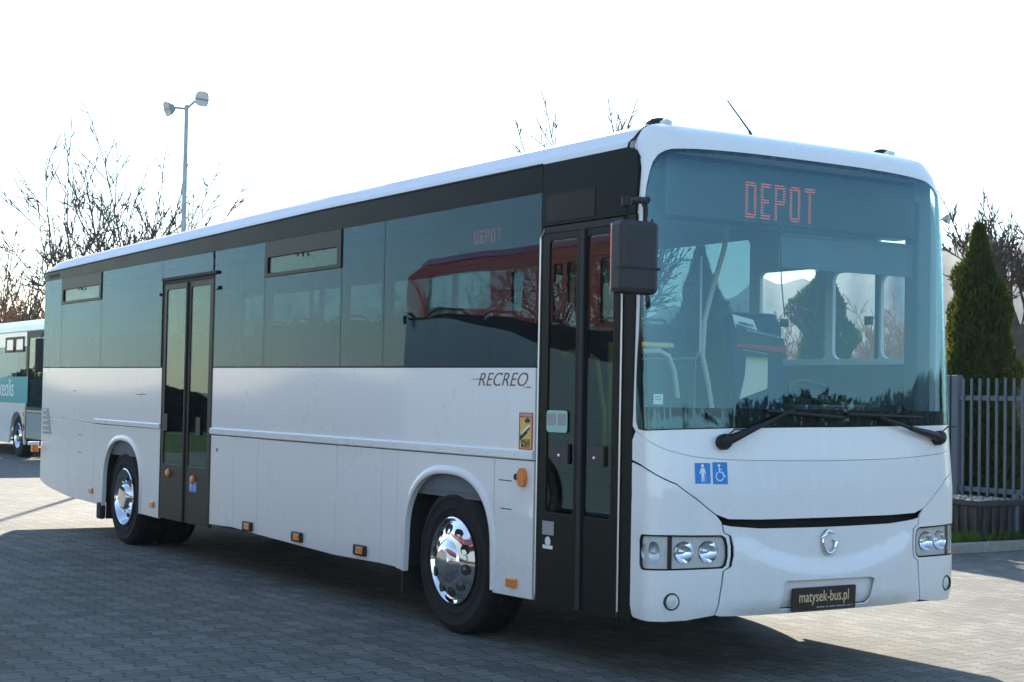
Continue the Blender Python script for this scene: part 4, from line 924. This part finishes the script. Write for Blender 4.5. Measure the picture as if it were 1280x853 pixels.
for x0, x1 in ((cx0, cx0-.05), (cx1, cx1+.05)):
    o_, hl_ = coach_side(x0, x1); o_.build('upper_side', 'coach_red', rc)
    for h in hl_:
        o_ = MB(); plate(o_, h, x0-.02 if x0 == cx0 else x0+.02, x0-.026 if x0 == cx0 else x0+.026); o_.build('window', 'cglass', rc)
    sg = 1 if x0 == cx0 else -1
    o_ = MB(); plate(o_, [(cy0, 1.6), (4, 1.75), (8, 2.08), (9.13, 2.28), (9.85, 2.46), (11.45, 2.70), (cy1-.06, 2.70), (cy1-.06, 2.73), (11.45, 2.755), (9.85, 2.64), (9.2, 2.53), (8, 2.42), (cy0, 2.3)], x0+sg*.006, x0+sg*.001); o_.build('swoosh', 'black', rc)
    o_ = MB(); plate(o_, [(cy0, .35), (cy1, .35), (cy1, 2.98), (cy1-.05, 2.74), (11.3, 2.72), (9.5, 2.5), (8, 2.3), (cy0, 2.0)], x0-sg*.002, x1-sg*.002); o_.build('lower_side', 'coach_silver', rc)
    for yw in (3.0, 9.2):
        o_ = MB(); o_.lathe([(.30, 0), (.45, .015), (.5, -.03), (.5, -.3)], (x0+sg*.02, yw, .5), (sg, 0, 0), (0, 0, 1), 28); w_ = o_.build('wheel', 'tyre', rc, True); o_ = MB(); o_.lathe([(.3, .01), (.2, -.02), (.14, .05), (0, .06)], (x0+sg*.02, yw, .5), (sg, 0, 0), (0, 0, 1), 24); o_.build('rim', 'alu', w_, True)
o_ = MB(); o_.prism([(cx1, cy0, 3.46), (cx1+.15, cy0, 3.56), (cx0-.15, cy0, 3.56), (cx0, cy0, 3.46)], (0, cy1-cy0-.3, -.02)); o_.build('roof', 'coach_red', rc)
o_ = MB(); o_.box(cx1+.05, cx0-.05, cy1-.06, cy1, .35, 2.9); o_.build('rear_end', 'coach_silver', rc); o_ = MB(); o_.box(cx1+.05, cx0-.05, cy0, cy0+.06, .35, 3.46); o_.build('front_end', 'coach_red', rc)
o_ = MB(); o_.box(cx1+.06, cx0-.06, cy0+.1, cy1-.1, 1.35, 1.45); o_.build('cabin_floor', 'floor', rc)
o_ = MB(); o_.tube([(cx0+.0, cy1-.12, 2.80), (cx0+.05, cy1-.06, 2.74), (cx0+.05, cy1-.06, 2.64)], .02, 6); o_.build('lamp_hook', 'plastic', rc)

# ================================================================== LAMP POSTS
def flood(mb_, glass_mb, o, d):
    """floodlight: a rounded bowl behind a flat glass, at o looking along d"""
    d = Vector(d).normalized(); up = Vector((0, 0, 1)); sd = d.cross(up).normalized(); u2 = sd.cross(d)
    def ring(k, a, b): return [Vector(o)+d*k+sd*(a*math.copysign(abs(math.cos(t))**.6, math.cos(t)))+u2*(b*math.copysign(abs(math.sin(t))**.6, math.sin(t))) for t in [2*PI*i/16 for i in range(16)]]
    R_ = [ring(-.18, .03, .04), ring(-.15, .09, .085), ring(-.07, .145, .14), ring(0, .17, .165)]
    V = [p for r_ in R_ for p in r_]; n = 16
    mb_.add(V, [(i*n+k, i*n+(k+1) % n, (i+1)*n+(k+1) % n, (i+1)*n+k) for i in range(3) for k in range(n)]+[tuple(range(n))])
    glass_mb.add(ring(-.012, .162, .157), [tuple(range(16))])
    mb_.add([Vector(o)+d*.02+sd*a+u2*b for a, b in ((-.17, -.02), (.17, -.02), (.17, .01), (-.17, .01))], [(0, 1, 2, 3)])
def lamp_post(loc, label, rz):
    t = thing('lamp_post', label, 'street lamp', loc, rz, 'lamp posts of the yard')
    o_ = MB(); o_.tube([(0, 0, 0), (0, 0, 3.2), (0, 0, 3.3), (0, 0, 7.90)], [.085, .08, .062, .042], 12); o_.build('pole', 'galv', t, True)
    o_ = MB(); o_.box(-.22, .22, -.22, .22, 0, .025); o_.build('base_plate', 'galv', t)
    for dx, dz, dd in ((-.27, .02, (-.80, -.50, -.30)), (.24, .22, (.70, -.62, -.12))):
        # arms spread along the x axis of the post
        o_ = MB(); o_.tube([(0, 0, 7.82), (dx, -.02, 7.82+dz)], .024, 8); a_ = o_.build('arm', 'galv', t)
        m_ = MB(); g_ = MB(); dv = Vector(dd).normalized(); flood(m_, g_, Vector((dx, -.02, 7.82+dz))+dv*.17, dv)
        f_ = m_.build('floodlight', 'galv', t, True); g_.build('lamp_glass', 'lampglass', f_)
    return t
lp = lamp_post((6.75, 26.0, 0), 'slim grey lamp post with two floodlights rising above the rear of the white bus', -YAW)
g2 = ground_at(1166, 40)
dup(lp, (g2.x, g2.y, 0), -YAW+.25, 'grey lamp post of which only one floodlight peeps out past the windscreen edge', (1, 1, .80))

# ================================================================== FENCE, KERB, PLANTER
FX = 9.67
def fence(name, label, y0, y1, brace):
    t = thing(name, label, 'fence', (FX, y0, 0))
    L_ = y1-y0
    o_ = MB(); 
    for y in (0, L_): 
        o_ = MB(); o_.box(-.05, .05, y-.05, y+.05, 0, 2.02); o_.build('post', 'steel', t, False, .006)
    for z in (.62, 1.74):
        o_ = MB(); o_.box(-.025, .025, .05, L_-.05, z-.03, z+.03); o_.build('rail', 'steel', t)
    o_ = MB(); n = int(L_/.125)
    for k in range(1, n): y = L_*k/n; o_.box(-.048, -.026, y-.014, y+.014, .18, 1.98)
    s_ = o_.build('pale', 'steel', t)
    if brace:
        o_ = MB(); o_.prism([(-.085, L_-.95, .42), (-.085, L_-1.05, .42), (-.085, 1.2, 1.62), (-.085, 1.32, 1.62)], (.036, 0, 0)); o_.build('diagonal_brace', 'steel', t)
    return t
fence('steel_gate', 'grey steel gate of upright pales with a diagonal brace beside the tall cypress', 3.6, 6.83, True)
fence('steel_fence', 'grey steel fence of upright pales continuing behind the parked white bus', 6.96, 30, False)
o_ = MB(); n = 14
for k in range(2): o_.box(9.22, 9.62, 5.44+k*.0, 5.56, -.02, .11)
kb = MB()
x = 7.52
while x < 9.3: kb.box(x, min(x+.98, 9.62), 5.40, 5.52, -.02, .105); x += .985
y = 5.53
while y < 40: kb.box(7.52, 7.64, y, y+.98, -.02, .105); y += .985
kind(kb.build('kerb', 'kerb', None, False, .008), 'structure')
sb = MB(); sb.add([(7.63, 5.51, .07), (14, 5.51, .07), (14, 45, .07), (7.63, 45, .07)], [(0, 1, 2, 3)]); kind(sb.build('planting_bed_soil', 'soil'), 'structure')
gm = MB(); rg = random.Random(9)
for i in range(15000):
    x = rg.uniform(7.66, 11.5); y = 5.54+rg.random()**1.6*7; h = rg.uniform(.06, .19); a = rg.uniform(0, PI); wd = rg.uniform(.004, .008); dx, dy = math.cos(a)*wd, math.sin(a)*wd; lx, ly = rg.uniform(-.07, .07), rg.uniform(-.07, .07)
    gm.add([(x-dx, y-dy, .07), (x+dx, y+dy, .07), (x+lx*.5+dx*.6, y+ly*.5+dy*.6, .07+h*.6), (x+lx, y+ly, .07+h)], [(0, 1, 2), (0, 2, 3)])
kind(gm.build('grass', 'grass'), 'stuff')
# plastic planter with stones on its lid
pt = thing('planter_box', 'dark ribbed plastic box topped with pale stones standing in the grass before the gate', 'planter box', (9.10, 6.15, .07), 0)
o_ = MB(); hw, hd_ = .42, .55
V = []
for z, k in ((0, .9), (.44, 1.0)):
    for a, b in ((-1, -1), (1, -1), (1, 1), (-1, 1)): V.append((a*hw*k, b*hd_*k, z))
o_.add(V, [(0, 1, 2, 3), (0, 1, 5, 4), (1, 2, 6, 5), (2, 3, 7, 6), (3, 0, 4, 7)])
for k in range(8): yy_ = -.48+k*.137; o_.box(-hw*1.02, -hw*.97, yy_-.02, yy_+.02, .05, .42)
for k in range(6): xx_ = -.35+k*.14; o_.box(xx_-.02, xx_+.02, -hd_*1.01, -hd_*.96, .05, .42)
o_.build('box', 'bin', pt)
o_ = MB(); 
o_.box(-hw*1.06, hw*1.06, -hd_*1.05, -hd_*.93, .42, .49); o_.box(-hw*1.06, hw*1.06, hd_*.93, hd_*1.05, .42, .49); o_.box(-hw*1.06, -hw*.92, -hd_*.93, hd_*.93, .42, .49); o_.box(hw*.92, hw*1.06, -hd_*.93, hd_*.93, .42, .49); o_.build('rim', 'bin', pt, False, .01)
o_ = MB()
for i in range(260):
    x, y, r_ = rg.uniform(-.36, .36), rg.uniform(-.48, .48), rg.uniform(.02, .045); z = .45+rg.uniform(0, .03)
    V = [Vector((x, y, z))+Vector((rg.uniform(-1, 1), rg.uniform(-1, 1), rg.uniform(-.6, .6))).normalized()*r_*rg.uniform(.7, 1.1) for _ in range(7)]
    bm = bmesh.new(); 
    for v in V: bm.verts.new(v)
    bmesh.ops.convex_hull(bm, input=bm.verts); bm.verts.index_update(); bm.verts.ensure_lookup_table()
    o_.add([v.co.copy() for v in bm.verts], [[v.index for v in f.verts] for f in bm.faces]); bm.free()
kind(o_.build('stone', 'stone', pt), 'stuff')
sp_ = MB(); sp_.box(-.03, .03, -.03, .03, 0, .62); sp_ = tag(sp_.build('short_post', 'steel', None, False, .005, (9.30, 5.62, .0)), 'short grey steel post standing close beside the planter box', 'post')

# ================================================================== TREES
def bare_tree(name, label, loc, H, seed, stems=1, spread=.5, levels=4, m=('bark', 'twig'), dens=1., group='leafless trees around the yard', lean=0., trunk_r=None, rmin=.017, sr=None, fork=.20, kids=(7, 4, 3, 2)):
    rn = random.Random(seed)
    t = thing(name, label, 'tree', loc, rn.uniform(0, 6), group)
    T = MB(); K = MB()
    tr = trunk_r or H*.0125
    def branch(p, d, L_, r, lv):
        n = 5 if lv < 3 else 3; pts = [p.copy()]; rs_ = [r]; dd = d.copy()
        for i in range(n):
            dd = (dd+Vector((rn.uniform(-1, 1), rn.uniform(-1, 1), rn.uniform(-.3, .9)))*(.09 if lv < 2 else .12)).normalized()
            pts.append(pts[-1]+dd*L_/n); rs_.append(max(rmin, r*(1-.55*(i+1)/n)))
        (T if lv == 0 else K).tube(pts, rs_, 7 if lv == 0 else (5 if lv < 3 else 3), cap=False)
        if lv >= levels: return
        branch(pts[-1], dd, L_*.55, rs_[-1], lv+1)
        nb = max(2, int(kids[min(lv, len(kids)-1)]*dens+rn.random()))
        for k in range(nb):
            q = rn.uniform(.28, 1.) if lv else rn.uniform(.35, 1.)
            i = min(n-1, int(q*n)); f = q*n-i; bp = pts[i].lerp(pts[i+1], f); br_ = max(rmin, rs_[i]*(1-f)+rs_[i+1]*f)
            bd = (pts[i+1]-pts[i]).normalized()
            sd = bd.cross(Vector((rn.uniform(-1, 1), rn.uniform(-1, 1), rn.uniform(-1, 1)))).normalized(); a = rn.uniform(.38, .95)
            nd = (bd*math.cos(a)+sd*math.sin(a)+Vector((0, 0, .16))).normalized()
            branch(bp, nd, L_*rn.uniform(.34, .62)*(1-.25*q), br_*.70, lv+1)
    if stems == 1:
        branch(Vector((0, 0, 0)), Vector((lean, 0, 1)).normalized(), H*.62, tr, 0)
    else:
        T.tube([(0, 0, 0), (0, 0, H*fork)], [tr*1.25, tr], 8)
        for k in range(stems):
            a = 2*PI*k/stems+rn.uniform(-.4, .4); sp = spread*rn.uniform(.6, 1.2)
            branch(Vector((0, 0, H*fork*.92)), Vector((math.cos(a)*sp, math.sin(a)*sp, 1)).normalized(), H*(1-fork)*rn.uniform(.62, .80), sr or tr*.72, 0)
    T.build('trunk', m[0], t, True); K.build('crown', m[1], t)
    return t
tA = bare_tree('bare_tree', 'leafless fan-shaped tree behind the roof at the rear end of the white bus', ground_at(126, 52), 7.6, 21, stems=5, spread=.55, dens=.8)
tB = bare_tree('bare_tree', 'tall thin leafless tree between the fan-shaped tree and the slim lamp post', ground_at(168, 55), 7.9, 5, stems=4, spread=.34, dens=.75)
tC = bare_tree('bare_tree', 'low bushy leafless tree at the foot of the slim lamp post', ground_at(205, 62), 5.9, 8, stems=6, spread=.6, dens=1.15)
tD = bare_tree('bare_tree', 'spreading leafless tree rising above the roof of the teal striped bus', ground_at(-12, 50), 4.7, 31, stems=4, spread=.5, dens=.7)
tE = bare_tree('bare_tree', 'lower of two faint leafless crowns above the roof of the white bus', ground_at(706, 74), 10.9, 4, stems=4, spread=.40, dens=1.15, rmin=.028)
tF = bare_tree('bare_tree', 'taller faint leafless crown above the white bus roof beside its front corner', ground_at(775, 76), 11.4, 14, stems=5, spread=.36, dens=1.15, rmin=.028)
tG = bare_tree('bare_tree', 'pollarded leafless tree with a thick dark trunk behind the steel gate', ground_at(1276, 30), 5.35, 17, stems=6, rmin=.010, spread=.62, trunk_r=.24, sr=.07, fork=.60, dens=1.1)
# russet scrub trees behind: one of each of three kinds, then copies
rb = [bare_tree('russet_tree', 'small russet leafless tree', (0, 0, 0), 4.4, 41+i, stems=7, spread=.8, levels=4, m=('bark', 'redtwig'), dens=1.0, group='russet scrub trees beyond the yard', fork=.08) for i in range(3)]
spots = [(-20, 62, 1.15, 'russet scrub tree over the rear part of the teal striped bus roof'), (14, 66, 1.1, 'russet scrub tree above the middle of the teal striped bus roof'), (40, 64, 1.2, 'russet scrub tree above the front end of the teal striped bus'), (66, 68, 1.0, 'russet scrub tree hidden half behind the tail of the white bus')]
far = [(1206, 60, 0.97, 'russet scrub tree between the windscreen edge and the tall cypress under the hazy hill'), (1262, 56, 0.86, 'russet scrub tree between the tall cypress and the thick pollarded trunk'), (1160, 70, 1.08, 'russet scrub tree seen through the front driver side window'), (1110, 64, 0.9, 'russet scrub tree seen through the two driver side windows'), (1060, 74, 1.08, 'russet scrub tree seen beside the dark cypress in the driver side window'), (960, 66, 0.94, 'russet scrub tree seen through the glass cab partition'), (905, 72, 1.08, 'russet scrub tree seen through the windscreen between two dark cypresses'), (330, 70, 1.3, 'russet scrub tree seen dimly through the windows behind the middle door'), (560, 75, 1.4, 'russet scrub tree seen dimly through the longest side window')]
for i, (px_, dp_, s_, lb) in enumerate(spots+far):
    g = ground_at(px_, dp_)
    if i < 3: o_ = rb[i]; o_.location = (g.x, g.y, 0); o_.scale = (s_, s_, s_); o_['label'] = lb
    else: dup(rb[i % 3], (g.x, g.y, 0), i*1.3, lb, (s_*1.1, s_*1.1, s_))
# cypresses: trunk and a dense upright crown of small sprays
def thuja(loc, H, rad, seed, label):
    rn = random.Random(seed); t = thing('cypress_tree', label, 'tree', loc, 0, 'row of cypresses behind the gate')
    o_ = MB(); o_.tube([(0, 0, 0), (0, 0, H*.5), (0, 0, H*.92)], [.07, .05, .012], 7); o_.build('trunk', 'bark', t)
    K = MB()
    bumps = [(rn.uniform(0, 2*PI), rn.uniform(.1, .85), rn.uniform(.06, .16)) for _ in range(46)]
    def prof(q): return rad*(min(1, .72+q*2.2) if q < .13 else (1-(q-.13)/.87)**.78)
    for i in range(34000):
        q = rn.random()**1.25; a = rn.uniform(0, 2*PI); rr2 = prof(q)
        for ba, bq, bs in bumps:
            da = (a-ba+PI) % (2*PI)-PI; e_ = (da/.55)**2+((q-bq)/.055)**2
            if e_ < 4: rr2 += bs*math.exp(-e_)
        rr2 *= .55+.45*rn.random()**.45; rr2 += rn.uniform(0, .03)
        c_ = Vector((rr2*math.cos(a), rr2*math.sin(a), .12+q*(H-.15)))
        up = Vector((math.cos(a)*.35+rn.uniform(-.45, .45), math.sin(a)*.35+rn.uniform(-.45, .45), 1)).normalized(); sd = up.cross(Vector((rn.uniform(-1, 1), rn.uniform(-1, 1), .1))).normalized()
        L_ = rn.uniform(.035, .085); wd = rn.uniform(.007, .016)
        K.add([c_-sd*wd*.5, c_+sd*wd*.5, c_+sd*wd+up*L_*.55, c_+up*L_, c_-sd*wd+up*L_*.55], [(0, 1, 2, 3, 4)])
    for i in range(2600):
        q = rn.random()*.9; a = rn.uniform(0, 2*PI); rr2 = prof(q)*.62*rn.random()**.5; c_ = Vector((rr2*math.cos(a), rr2*math.sin(a), .1+q*(H-.3))); u_ = Vector((rn.uniform(-.4, .4), rn.uniform(-.4, .4), 1)).normalized(); sd = u_.cross(Vector((rn.uniform(-1, 1), rn.uniform(-1, 1), .1))).normalized(); K.add([c_-sd*.06, c_+sd*.06, c_+sd*.05+u_*.22, c_-sd*.05+u_*.22], [(0, 1, 2, 3)])
    for k in range(26):
        c_ = Vector((rn.uniform(-.05, .05), rn.uniform(-.05, .05), H-.12)); K.tube([c_, c_+Vector((rn.uniform(-.05, .05), rn.uniform(-.05, .05), rn.uniform(.12, .34)))], [.006, .003], 3)
    K.build('crown', 'thuja', t)
thuja((10.30, 7.05, 0), 3.98, .56, 1, 'tall dark green cypress standing behind the steel gate')
thuja((10.30, 9.85, 0), 3.75, .52, 2, 'dark cypress seen through the driver side windows')
thuja((10.30, 12.65, 0), 4.1, .66, 3, 'dark cypress seen through the windscreen behind the curved handrail')

# ================================================================== WHAT THE BUS SIDE MIRRORS (open land to the left) and an added unseen hedge
sheet('verge', -70, 2, 33, 50, .004, 'grass')
def hedge(loc, L_, H, D, seed, label, rz=0., wv=1.):
    rn = random.Random(seed); t = thing('hedge', label, 'hedge', loc, rz); K = MB()
    for i in range(int(420*L_)):
        x = rn.uniform(-L_/2, L_/2); y = rn.uniform(-D/2, D/2); hh = H*(1-.25*wv+wv*(.25*math.sin(x*.31+seed)+.15*math.sin(x*.9))); z = hh*rn.random()**.6
        c_ = Vector((x, y*(1-.3*z/H), z)); a = Vector((rn.uniform(-1, 1), rn.uniform(-1, 1), rn.uniform(-1, 1))).normalized(); b = a.cross(Vector((rn.uniform(-1, 1), rn.uniform(-1, 1), rn.uniform(-1, 1)))).normalized(); s_ = rn.uniform(.12, .34)
        K.add([c_-a*s_, c_+b*s_*.6, c_+a*s_, c_-b*s_*.6], [(0, 1, 2, 3)])
    n = int(L_*2)
    for sd_ in (-.22, .22):
        V = []
        for i in range(n+1):
            x = -L_/2+L_*i/n; hh = H*(1-.25*wv+wv*(.25*math.sin(x*.31+seed)+.15*math.sin(x*.9)))
            for q in (0, .4, .72): V.append((x+rn.uniform(-.2, .2), D*sd_*(1-.5*q)+rn.uniform(-.3, .3), hh*q*rn.uniform(.92, 1.08)))
        K.add(V, [(i*3+j, (i+1)*3+j, (i+1)*3+j+1, i*3+j+1) for i in range(n) for j in range(2)])
    K.build('foliage', 'hedge', t); return t
hedge((-26, 56, 0), 60, 2.5, 3, 2, 'long dark hedge mirrored in the panes of the middle door', .0)
hedge((24, -36, 0), 96, 6.7, 5, 6, 'tall dark hedge out of view, added to darken the lower half of the windscreen', math.radians(33), .12)  # unseen hedge added behind the camera to darken the windscreen reflection
